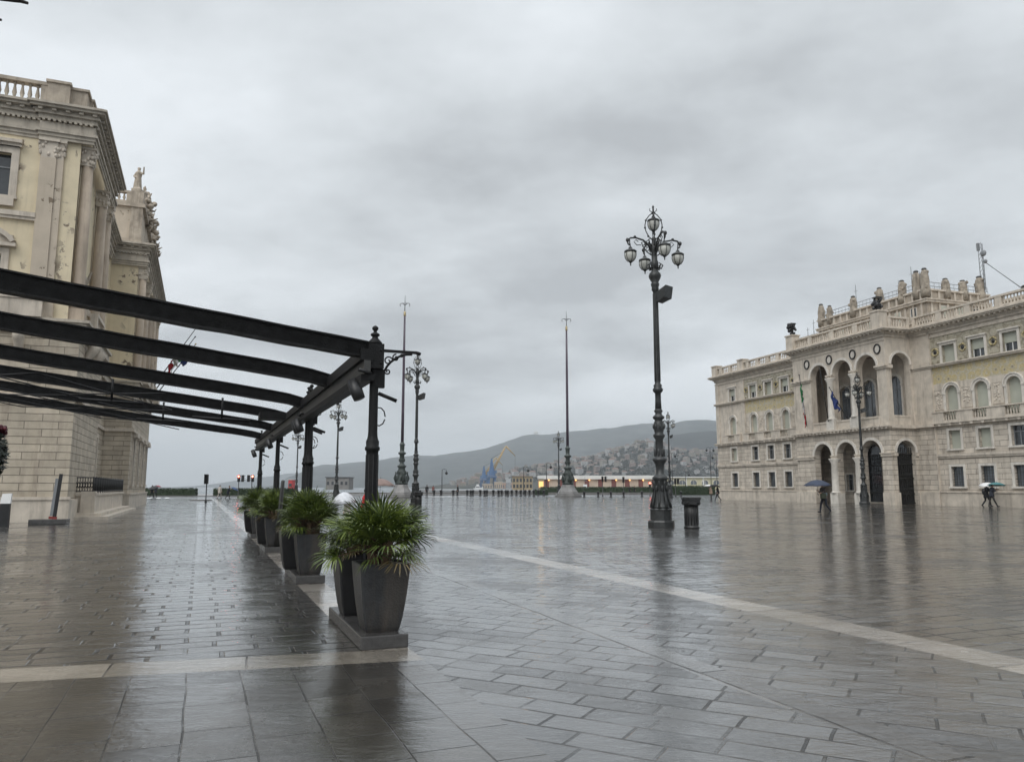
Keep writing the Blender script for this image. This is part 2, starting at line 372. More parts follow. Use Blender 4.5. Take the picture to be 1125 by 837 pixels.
# convert: origin of sq() is the camera foot
E1=[(b,crossband(b,0)) for b in (-60,BA)]; E2=[(b,crossband(b,1)) for b in (-60,BA)]
sheet('stone_paving',[sq(-40,-60),sq(-40,BB),sq(crossband(BB,0),BB),sq(E1[0][1],-60)],P_SLAB)
sheet('pale_stone_band',[sq(E1[0][1],-60),sq(crossband(BB,0),BB),sq(crossband(BB,1),BB),sq(E2[0][1],-60)],P_PALE2)
sheet('stone_paving',[sq(E2[0][1],-60),sq(crossband(BA,1),BA),sq(AE,BA),sq(AE,-60)],P_ROW)
sheet('pale_stone_band',[sq(crossband(BA,1),BA),sq(crossband(BB,1),BB),sq(AE,BB),sq(AE,BA)],P_PALE)
reg('stone_paving',-40,AE,BB,RA,P_DIAG); reg('stone_runnel',-40,AE,RA,RB,P_RUN); reg('stone_paving',-40,AE,RB,SA,P_DIAG)
reg('pale_stone_band',-40,AE,SA,SB,P_PALE); reg('stone_paving',-40,AE,SB,130,P_ROW)
reg('road',AE,138,-140,150,M['asphalt']); 
for bq in (-30,-10,12,34,56): 
    for k in range(6): reg('road_marking',116+k*.0,122,bq+k*1.1,bq+k*1.1+.55,M['white'],.004)
# kerb and quay
M['quay']=mat('wet_quay_stone',(.16,.155,.15),.3,.3,2,.2,10)
b=MB(); QM=Matrix.Rotation(TH,4,'Z')
b.box(-140,150,138,172,-3,.12,0,QM); tag(b.build('quay',M['quay']),kind='structure')
# pier land on the right that carries the harbour sheds
b=MB(); b.add([Vector(p) for p in [(-26,330,.10),(20,262,.10),(260,200,.10),(420,480,.10),(-60,470,.10)]]+[Vector(p) for p in [(-26,330,-3),(20,262,-3),(260,200,-3),(420,480,-3),(-60,470,-3)]],
   [(0,1,2,3,4)]+[(i,i+5,(i+1)%5+5,(i+1)%5) for i in range(5)]); tag(b.build('pier',M['quay']),kind='structure')
# sea
m,nt,bs=newmat('grey_sea_water'); o=objco(nt); bs.inputs['Base Color'].default_value=(.06,.075,.085,1); bs.inputs['Roughness'].default_value=.22
mp=N(nt,'ShaderNodeMapping'); mp.inputs['Scale'].default_value=(.35,.9,1); L(nt,o,mp.inputs['Vector'])
cc=mixc(nt,noise(nt,o,.02,4),(.05,.065,.075),(.08,.095,.105)); L(nt,cc,bs.inputs['Base Color'])
L(nt,bump(nt,noise(nt,mp.outputs[0],.8,5),.5,.3),bs.inputs['Normal'])
sheet('sea_water',[Vector((-9500,-400,-1.8)),Vector((9500,-400,-1.8)),Vector((9500,9500,-1.8)),Vector((-9500,9500,-1.8))],m)
# ------------------------------------------------------------------ hills
def hillmat(name,c1,c2,sc):
    m,nt,b=newmat(name); o=objco(nt)
    f=mrange(nt,noise(nt,o,sc,7,.65),.35,.68,0,1)
    L(nt,mixc(nt,f,c1,c2),b.inputs['Base Color']); b.inputs['Roughness'].default_value=.95; b.inputs['Specular IOR Level'].default_value=.1
    return m
def interp(pts,u):
    if u<=pts[0][0]: return pts[0][1]
    for (a,x),(c,y) in zip(pts,pts[1:]):
        if u<=c: t=(u-a)/(c-a); return x+(y-x)*t
    return pts[-1][1]
def hill(name,pts,Y,depth,m,rough=6,foot=-2.5,seed=1,back=1.0,step=3.0,K=12):
    from mathutils import noise as mn
    b=MB(); us=[]; u=pts[0][0]
    while u<=pts[-1][0]+.01: us.append(u); u+=step
    rows=[]; vs=[]
    for k in range(K+8):
        t=k/K
        for u in us:
            top=at(u,interp(pts,u),Y); H=max(top.z,0.5); X=top.x
            if t<=1: y=Y-depth*(1-t); h=H*(math.sin(t*PI/2)**1.15)
            else: y=Y+depth*back*(t-1)*1.6; h=H*max(0,1-(t-1)*1.5)
            nn=mn.fractal(Vector((X*.004+seed*9,y*.004,seed)),1.0,2.0,6)
            vs.append(Vector((X*(y/Y)**.6,y,foot+(h-foot*0)+ (nn*rough*(1 if t<.95 else .35) if 0<t else 0))))
    n=len(us); fs=[]
    for k in range(K+7):
        for i in range(n-1): fs.append((k*n+i,k*n+i+1,(k+1)*n+i+1,(k+1)*n+i))
    b.add(vs,fs,0,True); o=b.build(name,m); return tag(o,kind='structure')
HM=hillmat('wooded_hillside',(.010,.015,.016),(.070,.076,.072),.009)
HM2=hillmat('wooded_near_hillside',(.009,.012,.013),(.034,.038,.036),.02)
HM3=hillmat('town_hillside',(.028,.032,.026),(.07,.068,.06),.02)
hill('hill',[(170,537),(230,533),(280,525),(301,523),(319,520),(345,519),(380,521),(430,528),(480,536)],8200,1500,HM,10,seed=3,step=5)
RIDGE=[(318,536),(330,529),(342,517),(349,513),(360,511),(372,511),(389,509),(400,508),(415,506.8),(436,503.7),(459,500.2),(478,502),(484,501),(499,498),(515,496),(535,492.8),(560,483.5),(574,480),(588,479),(604,478.5),(620,475.6),(645,474),(668,471.6),(685,468),(702,466),(718,466),(745,472),(790,482),(850,492),(920,505),(1000,520)]
hill('hill',RIDGE,5600,1900,HM,14,seed=1)
hill('hill',[(690,500),(715,477),(734,466.5),(750,462),(762,461),(774,462),(789,463),(830,464),(880,470),(950,480),(1100,500)],4600,1100,HM,12,seed=5)
hill('hill',[(650,530),(690,505),(715,488),(735,478),(746,477),(759,475),(779,474),(800,474),(850,476),(950,486),(1120,505)],3300,700,HM2,8,seed=8)
TOWN=[(470,534),(500,530),(530,524),(560,519),(600,513),(640,506),(665,499),(685,494),(705,487),(718,489),(735,496),(760,499),(790,498),(830,497),(900,505),(1000,520)]
hill('hill',TOWN,2300,900,HM3,5,seed=11)
def town_z(x,y):                       # height of the town hillside's surface
    Y,depth,foot=2300,900,-2.5
    from mathutils import noise as mn
    t=1-(Y-y)/depth; X=x/((y/Y)**.6); u=562.5+X*F/(Y*cp)
    H=max(at(u,interp(TOWN,u),Y).z,.5); nn=mn.fractal(Vector((X*.004+99,y*.004,11)),1.0,2.0,6)
    return foot+H*(math.sin(min(max(t,0),1)*PI/2)**1.15)+nn*5
# ------------------------------------------------------------------ haze
m=bpy.data.materials.new('damp_air'); m.use_nodes=True; nt=m.node_tree; nt.nodes.clear()
pvn=N(nt,'ShaderNodeVolumePrincipled'); pvn.inputs['Color'].default_value=(.89,.95,1.0,1); pvn.inputs['Density'].default_value=HAZE=1.15e-4 if False else (1.5e-4)
pvn.inputs['Anisotropy'].default_value=.15; om=N(nt,'ShaderNodeOutputMaterial'); L(nt,pvn.outputs[0],om.inputs['Volume'])
b=MB(); b.box(-9700,9700,-450,9800,-4,485); tag(b.build('haze',m),kind='stuff')
# ================================================================== RIGHT PALACE
AR=R(-72.1); PR=Vector((37.857,57.415,0)); RT=Matrix.Translation(PR)@Matrix.Rotation(AR,4,'Z')
pal=root('palace','long pale stone palace with arched loggia, mosaics and roof balustrade across the square','palace',PR,AR)
def wallstrip(b,x0,x1,holes,zb,y,d,M_=None):
    """front wall strip at depth y; holes=(xa,xb,za,zb,arch); zb=[(z,mat),...] gives the material from z up"""
    zs=sorted(set([z for z,_ in zb]+[h[2] for h in holes]+[h[3]-(h[1]-h[0])/2 if h[4] else h[3] for h in holes]+[h[3]+.06 for h in holes if h[4]]))
    def mt(z):
        r=0
        for q,mm in zb:
            if z>=q-1e-6: r=mm
        return r
    for za,zt in zip(zs,zs[1:]):
        zm=(za+zt)/2; mm=mt(za); hit=None
        for h in holes:
            if h[2]<=zm<=(h[3]+.06 if h[4] else h[3]): hit=h
        if hit is None or mm<0:
            if mm>=0: b.add([(x0,y,za),(x1,y,za),(x1,y,zt),(x0,y,zt)],[(0,1,2,3)],mm,False,M_)
            continue
        xa,xb,ha,hb,arch=hit; r=(xb-xa)/2; cx=(xa+xb)/2; sp_=hb-r
        b.add([(x0,y,za),(xa,y,za),(xa,y,zt),(x0,y,zt)],[(0,1,2,3)],mm,False,M_)
        b.add([(xb,y,za),(x1,y,za),(x1,y,zt),(xb,y,zt)],[(0,1,2,3)],mm,False,M_)
        if not arch or zm<sp_:
            b.add([(xa,y,za),(xa,y+d,za),(xa,y+d,zt),(xa,y,zt)],[(3,2,1,0)],mm,False,M_)
            b.add([(xb,y,za),(xb,y+d,za),(xb,y+d,zt),(xb,y,zt)],[(0,1,2,3)],mm,False,M_)
            if abs(za-ha)<1e-6: b.add([(xa,y,za),(xb,y,za),(xb,y+d,za),(xa,y+d,za)],[(0,1,2,3)],mm,False,M_)
            if not arch and abs(zt-hb)<1e-6: b.add([(xa,y,zt),(xb,y,zt),(xb,y+d,zt),(xa,y+d,zt)],[(3,2,1,0)],mm,False,M_)
        else:
            n=14; pts=[(cx-r*cos(PI*i/n),sp_+r*sin(PI*i/n)) for i in range(n+1)]
            for (p,q),(p2,q2) in zip(pts,pts[1:]):
                b.add([(p,y,q),(p2,y,q2),(p2,y,zt),(p,y,zt)],[(0,1,2,3)],mm,False,M_)
                b.add([(p,y,q),(p2,y,q2),(p2,y+d,q2),(p,y+d,q)],[(3,2,1,0)],mm,True,M_)
def archring(b,cx,sp_,r,t,y0,y1,m=0,M_=None,n=14):
    for i in range(n):
        a0,a1=PI*i/n,PI*(i+1)/n
        poly=[(cx-r*cos(a0),sp_+r*sin(a0)),(cx-(r+t)*cos(a0),sp_+(r+t)*sin(a0)),(cx-(r+t)*cos(a1),sp_+(r+t)*sin(a1)),(cx-r*cos(a1),sp_+r*sin(a1))]
        b.prism(poly,y0,y1,m,M_)
def baluster(b,x,y,z0,z1,r,m=0,n=6,M_=None):
    h=z1-z0
    b.lathe([(r*.8,0),(r*.8,h*.08),(r*.5,h*.12),(r,h*.38),(r*.55,h*.72),(r*.45,h*.82),(r*.8,h*.9),(r*.8,h)],(x,y,z0),n,m,True,M_)
def balustrade(b,x0,x1,y,z0,z1,ped=2.6,step=.27,r=.085,w=.3,M_=None,m=0):
    b.box(x0,x1,y-w/2,y+w/2,z0,z0+.16,m,M_); b.box(x0,x1,y-w*.6,y+w*.6,z1-.16,z1,m,M_)
    n=max(1,round((x1-x0)/ped)); L_=(x1-x0)/n
    for i in range(n+1):
        xc=x0+i*L_; xa=max(x0,xc-.28); xb=min(x1,xc+.28); b.box(xa,xb,y-w*.52,y+w*.52,z0+.16,z1-.16,m,M_)
    for i in range(n):
        a=x0+i*L_+.28; c=x0+(i+1)*L_-.28; k=max(1,int((c-a)/step))
        for j in range(k): baluster(b,a+(j+.5)*(c-a)/k,y,z0+.16,z1-.16,r,m,6,M_)
def cornice(b,x0,x1,y,z0,m=0,M_=None,out=.62,step=.45,e0=0,e1=0):
    """cornice seen on a wall facing -y, between x0 and x1; e0/e1 = how far its layers run past the ends"""
    lay=[(.12,.0,.22),(.24,.22,.34),(out,.46,.58),(out+.1,.58,.68),(out-.05,.68,.76)]
    for o_,za,zb in lay: b.box(x0-o_*e0,x1+o_*e1,y-o_,y+.05,z0+za,z0+zb,m,M_)
    b.box(x0-.2*e0,x1+.2*e1,y-.2,y+.05,z0+.34,z0+.46,m,M_)
    n=int((x1-x0+(e0+e1)*out*.7)/step)
    for i in range(n):
        xc=x0-e0*out*.7+(i+.5)*(x1-x0+(e0+e1)*out*.7)/n; b.box(xc-.09,xc+.09,y-out+.08,y-.19,z0+.34,z0+.455,m,M_)
WM=[M['rust'],M['stone'],M['mos_gold'],M['mos_green'],M['stone_dark']]
zplain=[(0,0),(6.7,1),(15.2,1)]; zmos=[(0,0),(6.7,1),(10.06,2),(11.6,3),(14.25,1),(15.2,1)]
ROWS=[(1.55,3.15,.58,0),(4.6,6.1,.56,0),(7.0,9.82,.6,1),(11.75,13.22,.62,0)]
RW=[-5.45,-2.70,.10]; LWc=[-32.3,-29.45,-26.6]; CB=[-36.45,4.55]
wb=MB(); D=.32
def bay(x0,x1,cx,zb):
    wallstrip(wb,x0,x1,[(cx-w_,cx+w_,z0,z1,bool(a)) for z0,z1,w_,a in ROWS],zb,0,D)
bay(-40,-33.9,CB[0],zplain)
for cx,xa,xb in zip(LWc,(-33.9,-30.87,-28.02),(-30.87,-28.02,-25.15)): bay(xa,xb,cx,zmos)
wallstrip(wb,-25.15,-21.3,[],zmos,0,D)
wallstrip(wb,-9.18,-7.26,[],zplain,-.18,D); wb.box(-7.26,-7.2,-.18,.02,0,15.2,1)
for cx,xa,xb in zip(RW,(-7.26,-4.07,-1.3),(-4.07,-1.3,1.7)): bay(xa,xb,cx,zmos)
bay(1.7,8,CB[1],zplain)
# back wall of the porch and loggia, and the block's other walls
DO=[-17.55,-14.47,-11.42]
wallstrip(wb,-21.3,-16.0,[(-18.0,-17.1,1.2,2.7,False),(-18.25,-16.85,7.6,11.2,True)],[(0,0),(6.7,1),(15.2,1)],0,.5)
for cx,xa,xb in ((DO[1],-16.0,-12.95),(DO[2],-12.95,-9.18)):
    wallstrip(wb,xa,xb,[(cx-.95,cx+.95,.15,5.4,True),(cx-.8,cx+.8,7.6,11.4,True)],[(0,0),(6.7,1),(15.2,1)],0,.5)
wb.box(-40,-39.99,0.01,14,0,15.2,0); wb.box(7.99,8,.01,14,0,15.2,0); wb.box(-40,8,13.9,14,0,15.2,1)
wb.box(-40,8,.45,.5,0,15.1,4)              # inner face that closes the window reveals
# central block front (y=-3) and its returns
FY=-3.0
ar=[(c-1.17,c+1.17,.0,5.57,True) for c in DO]
for i,(xa,xb) in enumerate(((-21.3,-16.0),(-16.0,-12.95),(-12.95,-9.18))):
    wallstrip(wb,xa,xb,[ar[i],(DO[i]-1.2,DO[i]+1.2,7.6,13.15,True)],[(0,0),(6.7,1),(15.2,1)],FY,.65)
RR=Matrix.Translation((-9.18,0,0))@Matrix.Rotation(PI/2,4,'Z')   # return: its own x runs along +y of the palace
wallstrip(wb,-3.0,-.18,[(-2.42,-.42,0,5.45,True),(-2.42,-.42,7.6,13.05,True)],[(0,0),(6.7,1),(15.2,1)],0,.6,RR)
wb.box(-21.31,-21.3,FY+.001,0,0,15.2,1)
wb.box(-21.3,-9.19,FY+.66,-.01,6.35,6.72,4)
wb.build('wall',WM,pal)
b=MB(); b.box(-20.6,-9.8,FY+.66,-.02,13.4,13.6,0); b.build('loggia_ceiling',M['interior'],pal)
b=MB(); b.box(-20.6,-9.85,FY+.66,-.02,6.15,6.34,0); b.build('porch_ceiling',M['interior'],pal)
b=MB(); b.box(-39.9,7.9,.5,13.9,15.06,15.16,0); b.box(-21.2,-9.3,FY+.1,.5,15.06,15.16); b.build('roof',M['stone_dark'],pal)
# trim: plinth, string courses
b=MB()
for x0,x1,y in ((-40.1,-21.3,0),(-9.1,8.1,-.0)):
    b.box(x0,x1,y-.14,y-.0,0,1.05); b.box(x0,x1,y-.2,y-.0,1.05,1.15); b.box(x0,x1,y-.16,y-.0,4.0,4.2); b.box(x0,x1,y-.1,y,3.86,4.0)
    b.box(x0,x1,y-.3,y-.0,6.52,6.7); b.box(x0,x1,y-.42,y,6.7,6.8); b.box(x0,x1,y-.26,y,11.48,11.6); b.box(x0,x1,y-.34,y,11.6,11.7); b.box(x0,x1,y-.08,y,14.05,14.25)
    n=int((x1-x0)/1.0)
    for i in range(n): xc=x0+(i+.5)*(x1-x0)/n; b.box(xc-.12,xc+.12,y-.38,y-.301,6.5,6.695)
for x0,x1 in ((-21.45,-18.73),(-10.24,-9.03)):
    b.box(x0,x1,FY-.16,FY,0,1.05)
for c0,c1 in ((-21.4,-18.72),(-16.38,-15.64),(-13.30,-12.59),(-10.25,-9.08)):
    b.box(c0,c1,FY-.14,FY+.1,4.12,4.32); b.box(c0-.05,c1+.05,FY-.2,FY+.1,4.32,4.42)
    b.box(c0,c1,FY-.14,FY+.1,11.66,11.82); b.box(c0-.07,c1+.07,FY-.24,FY+.1,11.82,11.97)
b.box(-21.5,-9.0,FY-.3,FY,6.48,6.62); b.box(-21.6,-8.9,FY-.42,FY,6.62,6.76); b.box(-21.4,-9.1,FY-.06,FY,14.1,14.22)
for i in range(26): xc=-21.2+i*.48; b.box(xc-.1,xc+.1,FY-.38,FY-.301,6.46,6.617)
b.box(-9.18,-8.9,FY+.0,-.2,6.48,6.76); b.box(-9.18,-9.05,-.42,-.18,4.12,4.4); b.box(-9.18,-9.03,FY,-2.42,4.12,4.4); b.box(-9.18,-8.98,-.42,-.18,11.66,11.95); b.box(-9.18,-8.98,FY,-2.42,11.66,11.95)
b.box(-9.18,-9.02,FY,-2.42,0,1.05); b.box(-9.18,-9.02,-.42,-.2,0,1.05)
b.box(-9.25,-7.1,-.5,-.18,6.5,6.76); b.box(-9.22,-7.14,-.3,-.18,11.6,11.9); b.box(-9.22,-7.14,-.34,-.18,0,1.1)
for xc in (-39.6,-34.3): b.box(xc-.35,xc+.35,-.1,-.001,6.82,14.0)
for xc in (8-.4,2.1): b.box(xc-.35,xc+.35,-.1,-.001,6.82,14.0)
b.build('string_course',M['stone'],pal)
# arch mouldings
def moulding(*a):
    b=MB(); archring(b,*a); b.build('arch_moulding',M['stone_white'],pal)
for c in DO: moulding(c,4.40,1.18,.26,FY-.07,FY-.002); moulding(c,11.95,1.21,.24,FY-.07,FY-.002)
moulding(-1.42,4.45,1.01,.22,-.07,-.002,0,RR); moulding(-1.42,12.05,1.01,.22,-.07,-.002,0,RR)
# cornices
b=MB()
cornice(b,-40,-21.3,0,14.42,e0=1); cornice(b,-7.26,8,0,14.42,e1=1); cornice(b,-21.3,-9.18,FY,14.42,e0=1,e1=1)
cornice(b,-3.0,-.75,0,14.42,M_=RR); cornice(b,-9.1,-7.26,-.18,14.419)
b.build('cornice',M['stone'],pal)
# roof balustrades
b=MB(); balustrade(b,-40,-21.6,-.25,15.18,16.15,1.9); b.build('roof_balustrade',M['stone'],pal)
b=MB(); balustrade(b,-8.6,8,-.25,15.18,16.15,2.75); b.build('roof_balustrade',M['stone'],pal)
b=MB(); balustrade(b,-21.3,-9.2,FY-.1,15.18,16.2,3.0); balustrade(b,-2.7,-.4,-.15,15.181,16.199,2.4,M_=RR)
b.build('roof_balustrade',M['stone'],pal)
for x0,x1,y0,y1,z1 in ((-21.5,-20.5,FY-.55,FY+.35,16.6),(-10.0,-9.0,FY-.55,FY+.35,16.6),(-39.9,-38.9,-.55,.25,16.35),(-34.4,-33.4,-.55,.25,16.35)):
    b=MB(); b.box(x0,x1,y0,y1,15.165,z1); b.box(x0-.08,x1+.08,y0-.08,y1+.08,z1,z1+.12); b.build('pedestal',M['stone'],pal)
# loggia balustrade and window balconies
b=MB()
for c in DO: balustrade(b,c-1.2,c+1.2,FY+.1,6.76,7.62,2.4,step=.2,r=.075,w=.26)
balustrade(b,-2.42,-.42,.12,6.76,7.62,2.0,step=.2,r=.075,w=.26,M_=RR)
b.build('balcony_balustrade',M['stone'],pal)
for cs,x0,x1 in ((LWc,-33.9,-21.4),(RW,-7.2,1.7),([CB[0]],-38.2,-34.7),([CB[1]],2.9,6.2)):
    b=MB(); e=sorted([x0]+[c-.62 for c in cs]+[c+.62 for c in cs]+[x1])
    for k in range(0,len(e),2): b.box(e[k],e[k+1],-.40,-.002,6.802,7.62)
    b.box(x0,x1,-.46,-.002,7.62,7.72)
    for c in cs:
        b.box(c-.62,c+.62,-.38,-.1,6.802,6.95)
        for j in range(5): baluster(b,c-.48+j*.24,-.25,6.95,7.62,.075)
    b.build('balcony_balustrade',M['stone'],pal)
# columns of loggia and porch
for cx in (-16.01,-12.94):
    for z0,z1,r in ((0,4.12,.36),(6.78,11.66,.33)):
        b=MB(); h=z1-z0; z=z0
        b.box(cx-.5,cx+.5,FY-.32,FY+.5,z0,z0+.95); b.lathe([(.44,.95),(.44,1.02),(.38,1.1),(r,1.16),(r*.9,h-.5),(r*.96,h-.46),(r*.9,h-.4),(r*1.5,h-.06),(r*1.5,h)],(cx,FY-.03,z0),14)
        b.build('column',M['stone_white'],pal)
# windows
def window(parent,cx,z0,z1,w,arch,kind,y=0,s=.2):
    b=MB(); sp_=z1-w if arch else z1
    for sg in (-1,1):
        xa,xb=sorted((cx+sg*w,cx+sg*(w+s))); b.box(xa,xb,y-.08,y+.06,z0,sp_)
    if arch:
        archring(b,cx,sp_,w,s,y-.08,y+.06); archring(b,cx,sp_,w+s,.09,y-.14,y-.001); b.box(cx-w-s-.06,cx-w-.002,y-.13,y-.081,sp_-.12,sp_); b.box(cx+w+.002,cx+w+s+.06,y-.13,y-.081,sp_-.12,sp_)
    else:
        b.box(cx-w-s,cx+w+s,y-.08,y+.06,z1,z1+s); 
        if z0>11: b.box(cx-w-s-.08,cx+w+s+.08,y-.2,y-.0,z1+s,z1+s+.1)
    if z0<6.7 or z0>11: b.box(cx-w-s-.05,cx+w+s+.05,y-.16,y+.1,z0-.14,z0)
    f=b.build('window',M['stone_white'],parent)
    g=MB(); yy=y+.27
    if arch:
        n=12; g.add([(cx-w,yy,z0),(cx+w,yy,z0)]+[(cx+w*cos(PI*i/n),yy,sp_+w*sin(PI*i/n)) for i in range(n+1)],[tuple(range(n+3))])
    else: g.quad((cx-w,yy,z0),(cx+w,yy,z0),(cx+w,yy,z1),(cx-w,yy,z1))
    if kind=='blind':
        g.build('blind',M['blind'],f)
    elif kind=='half':
        g.build('pane',M['glass'],f); bb=MB(); bb.box(cx-w,cx+w,yy-.09,yy-.05,z0+(z1-z0)*.46,z1); bb.build('blind',M['blind'],f)
        k=MB(); k.box(cx-.035,cx+.035,yy-.05,yy-.005,z0,z0+(z1-z0)*.46); k.box(cx-w,cx-w+.06,yy-.05,yy-.005,z0,z1); k.box(cx+w-.06,cx+w,yy-.05,yy-.005,z0,z1); k.build('sash',M['white'],f)
    elif kind=='dark':
        g.build('pane',M['glass'],f); k=MB(); k.box(cx-.035,cx+.035,yy-.05,yy-.005,z0,z1); k.box(cx-w,cx+w,yy-.051,yy-.006,z0+(z1-z0)*.68,z0+(z1-z0)*.68+.06); k.box(cx-w,cx-w+.07,yy-.05,yy-.004,z0,z1); k.box(cx+w-.07,cx+w,yy-.05,yy-.004,z0,z1); k.build('sash',M['grey'],f)
    else:
        g.build('pane',M['glass_blue'],f); k=MB()
        for j in range(5): xx=cx-w+(j+.5)*2*w/5; k.box(xx-.012,xx+.012,yy-.16,yy-.14,z0,z1)
        for j in range(7): zz=z0+(j+.5)*(z1-z0)/7; k.box(cx-w,cx+w,yy-.165,yy-.135,zz-.012,zz+.012)
        k.build('grille',M['castiron'],f)
    return f
KL={0:['grille']*3,1:['dark','dark','dark'],2:['blind']*3,3:['half','blind','half']}
KR={0:['grille']*3,1:['blind','blind','dark'],2:['blind']*3,3:['blind','half','half']}
for cs,K in ((LWc,KL),(RW,KR)):
    for i,c in enumerate(cs):
        for r_,(z0,z1,w_,a) in enumerate(ROWS): window(pal,c,z0,z1,w_,a,K[r_][i])
for c in CB:
    for r_,(z0,z1,w_,a) in enumerate(ROWS): window(pal,c,z0,z1,w_,a,['grille','blind','blind','half'][r_])
window(pal,-17.55,1.2,2.7,.45,0,'dark',0,.12); window(pal,-17.55,7.6,11.2,.7,1,'dark',.0,.16).children[0].data.materials.__setitem__(0,M['glass_blue'])
for c in DO[1:]: window(pal,c,7.6,11.4,.8,1,'dark',.0,.16).children[0].data.materials.__setitem__(0,M['glass_blue'])
# doors in the porch: arched wrought iron gates, warm light behind one of them
for c,lit in ((DO[1],0),(DO[2],0)):
    b=MB(); n=12; yy=.3
    b.add([(c-.95,yy,.15),(c+.95,yy,.15)]+[(c+.95*cos(PI*i/n),yy,4.45+.95*sin(PI*i/n)) for i in range(n+1)],[tuple(range(n+3))])
    d=b.build('door',M['glass'],pal)
    g=MB()
    for j in range(9): xx=c-.95+(j+.5)*1.9/9; g.box(xx-.025,xx+.025,.1,.14,.15,4.4)
    for zz in (.2,.9,1.0,2.2,3.4,4.38): g.box(c-.95,c+.95,.09,.145,zz,zz+.09)
    for j in range(8):
        for zz in (1.6,2.8,3.9): g.tube([(c-.95+(j+1)*1.9/9+.09*cos(t),.12,zz+.2*sin(t)) for t in [q*PI/4 for q in range(9)]],.018,4)
    g.box(c-1.0,c-.9,.06,.16,.15,4.6); g.box(c+.9,c+1.0,.06,.16,.15,4.6); g.build('gate',M['iron'],d)
    if lit:
        q=MB(); q.box(c-.8,c+.6,.27,.29,.3,3.3); q.build('lit_pane',M['warm'],d)
b=MB(); g=b
for j in range(9): xx=-2.42+(j+.5)*2.0/9; g.box(xx-.03,xx+.03,.35,.4,.1,4.9,0,RR)
for zz in (.12,.9,2.2,3.4,4.3): g.box(-2.42,-.42,.34,.405,zz,zz+.1,0,RR)
for j in range(8):
    for zz in (1.5,2.7,3.8): g.tube([(-2.42+(j+1)*2.0/9+.1*cos(t),.37,zz+.22*sin(t)) for t in [q*PI/4 for q in range(9)]],.02,4,0,True,RR)
g.box(-2.42,-.42,.5,.52,.05,4.4,0,RR)
g.build('gate',M['iron'],pal)
# roundels
for c in (-19.15,-16.01,-12.94,-9.98):
    b=MB(); b.tube([(c+.34*cos(q*PI/10),FY-.05,13.45+.40*sin(q*PI/10)) for q in range(21)],.07,6); r0=b.build('roundel',M['iron'],pal)
    b=MB(); b.add([(c+.33*cos(q*PI/10),FY-.03,13.45+.39*sin(q*PI/10)) for q in range(20)],[tuple(range(20))]); b.build('roundel_face',M['stone_white'],r0)
# mosaic medallions between the top windows; relief panels between the arched windows
for xs in ((-33.6,-30.87,-28.02,-25.15),(-6.75,-4.07,-1.3,1.45)):
    for c in xs:
        b=MB(); b.box(c-.46,c+.46,-.03,-.002,11.85,13.6); p_=b.build('mosaic_panel',M['mos_green'],pal)
        b=MB(); b.tube([(c+.30*cos(q*PI/8),-.05,12.75+.30*sin(q*PI/8)) for q in range(17)],.075,5); b.build('medallion',M['mos_med'],p_)
        b=MB(); b.ball((c,-.04,12.75),(.15,.08,.17),8,5); b.build('medallion_boss',M['bronze'],p_)
        b=MB(); b.box(c-.42,c+.42,-.03,-.002,7.95,9.5); b.box(c-.5,c+.5,-.06,-.031,7.87,7.95); b.box(c-.5,c+.5,-.06,-.031,9.5,9.58); b.box(c-.5,c-.42,-.06,-.031,7.95,9.5); b.box(c+.42,c+.5,-.06,-.031,7.95,9.5)
        for _ in range(26): b.ball((c+random.uniform(-.3,.3),-.03,random.uniform(8.1,9.4)),(.07,.06,.09),6,4)
        b.build('relief_panel',M['stone'],pal)
# attic storey with pinnacles
ax0,ax1,ay0,ay1=-21.85,-8.2,1.0,8.3
b=MB(); b.box(ax0,ax1,ay0,ay1,15.17,18.6); b.build('attic_wall',M['stone_dark'],pal)
b=MB()
for z0,z1,o_ in ((17.55,17.75,.22),(17.75,17.85,.3),(18.6,18.75,.18),(15.9,16.0,.1)):
    b.box(ax0-o_,ax1+o_,ay0-o_,ay0+.01,z0,z1); b.box(ax1-.01,ax1+o_-.002,ay0+.02,ay1,z0,z1); b.box(ax0-o_+.002,ax0+.01,ay0+.02,ay1,z0,z1)
for i in range(15):
    xc=ax0+.5+i*(ax1-ax0-1)/14; b.box(xc-.1,xc+.1,ay0-.1,ay0-.001,16.0,18.6)
for i in range(8):
    yc=ay0+.5+i*(ay1-ay0-1)/7; b.box(ax1+.001,ax1+.1,yc-.1,yc+.1,16.0,18.6)
b.build('attic_cornice',M['stone'],pal)
for i in range(7):
    xc=ax0+.5+(2*i+1)*(ax1-ax0-1)/14; b=MB(); b.box(xc-.36,xc+.36,ay0-.06,ay0-.002,16.3,17.3); f=b.build('attic_window',M['stone_white'],pal); g=MB(); g.box(xc-.26,xc+.26,ay0-.075,ay0-.061,16.36,17.24); g.build('pane',M['blind'] if i%2 else M['glass'],f)
for i in range(3):
    yc=ay0+.5+(2*i+1)*(ay1-ay0-1)/7+.4; b=MB(); b.box(ax1+.002,ax1+.06,yc-.5,yc+.5,16.3,17.35); f=b.build('attic_window',M['stone_white'],pal); g=MB(); g.box(ax1+.061,ax1+.075,yc-.38,yc+.38,16.38,17.28); g.build('pane',M['blind'] if i!=2 else M['glass'],f)
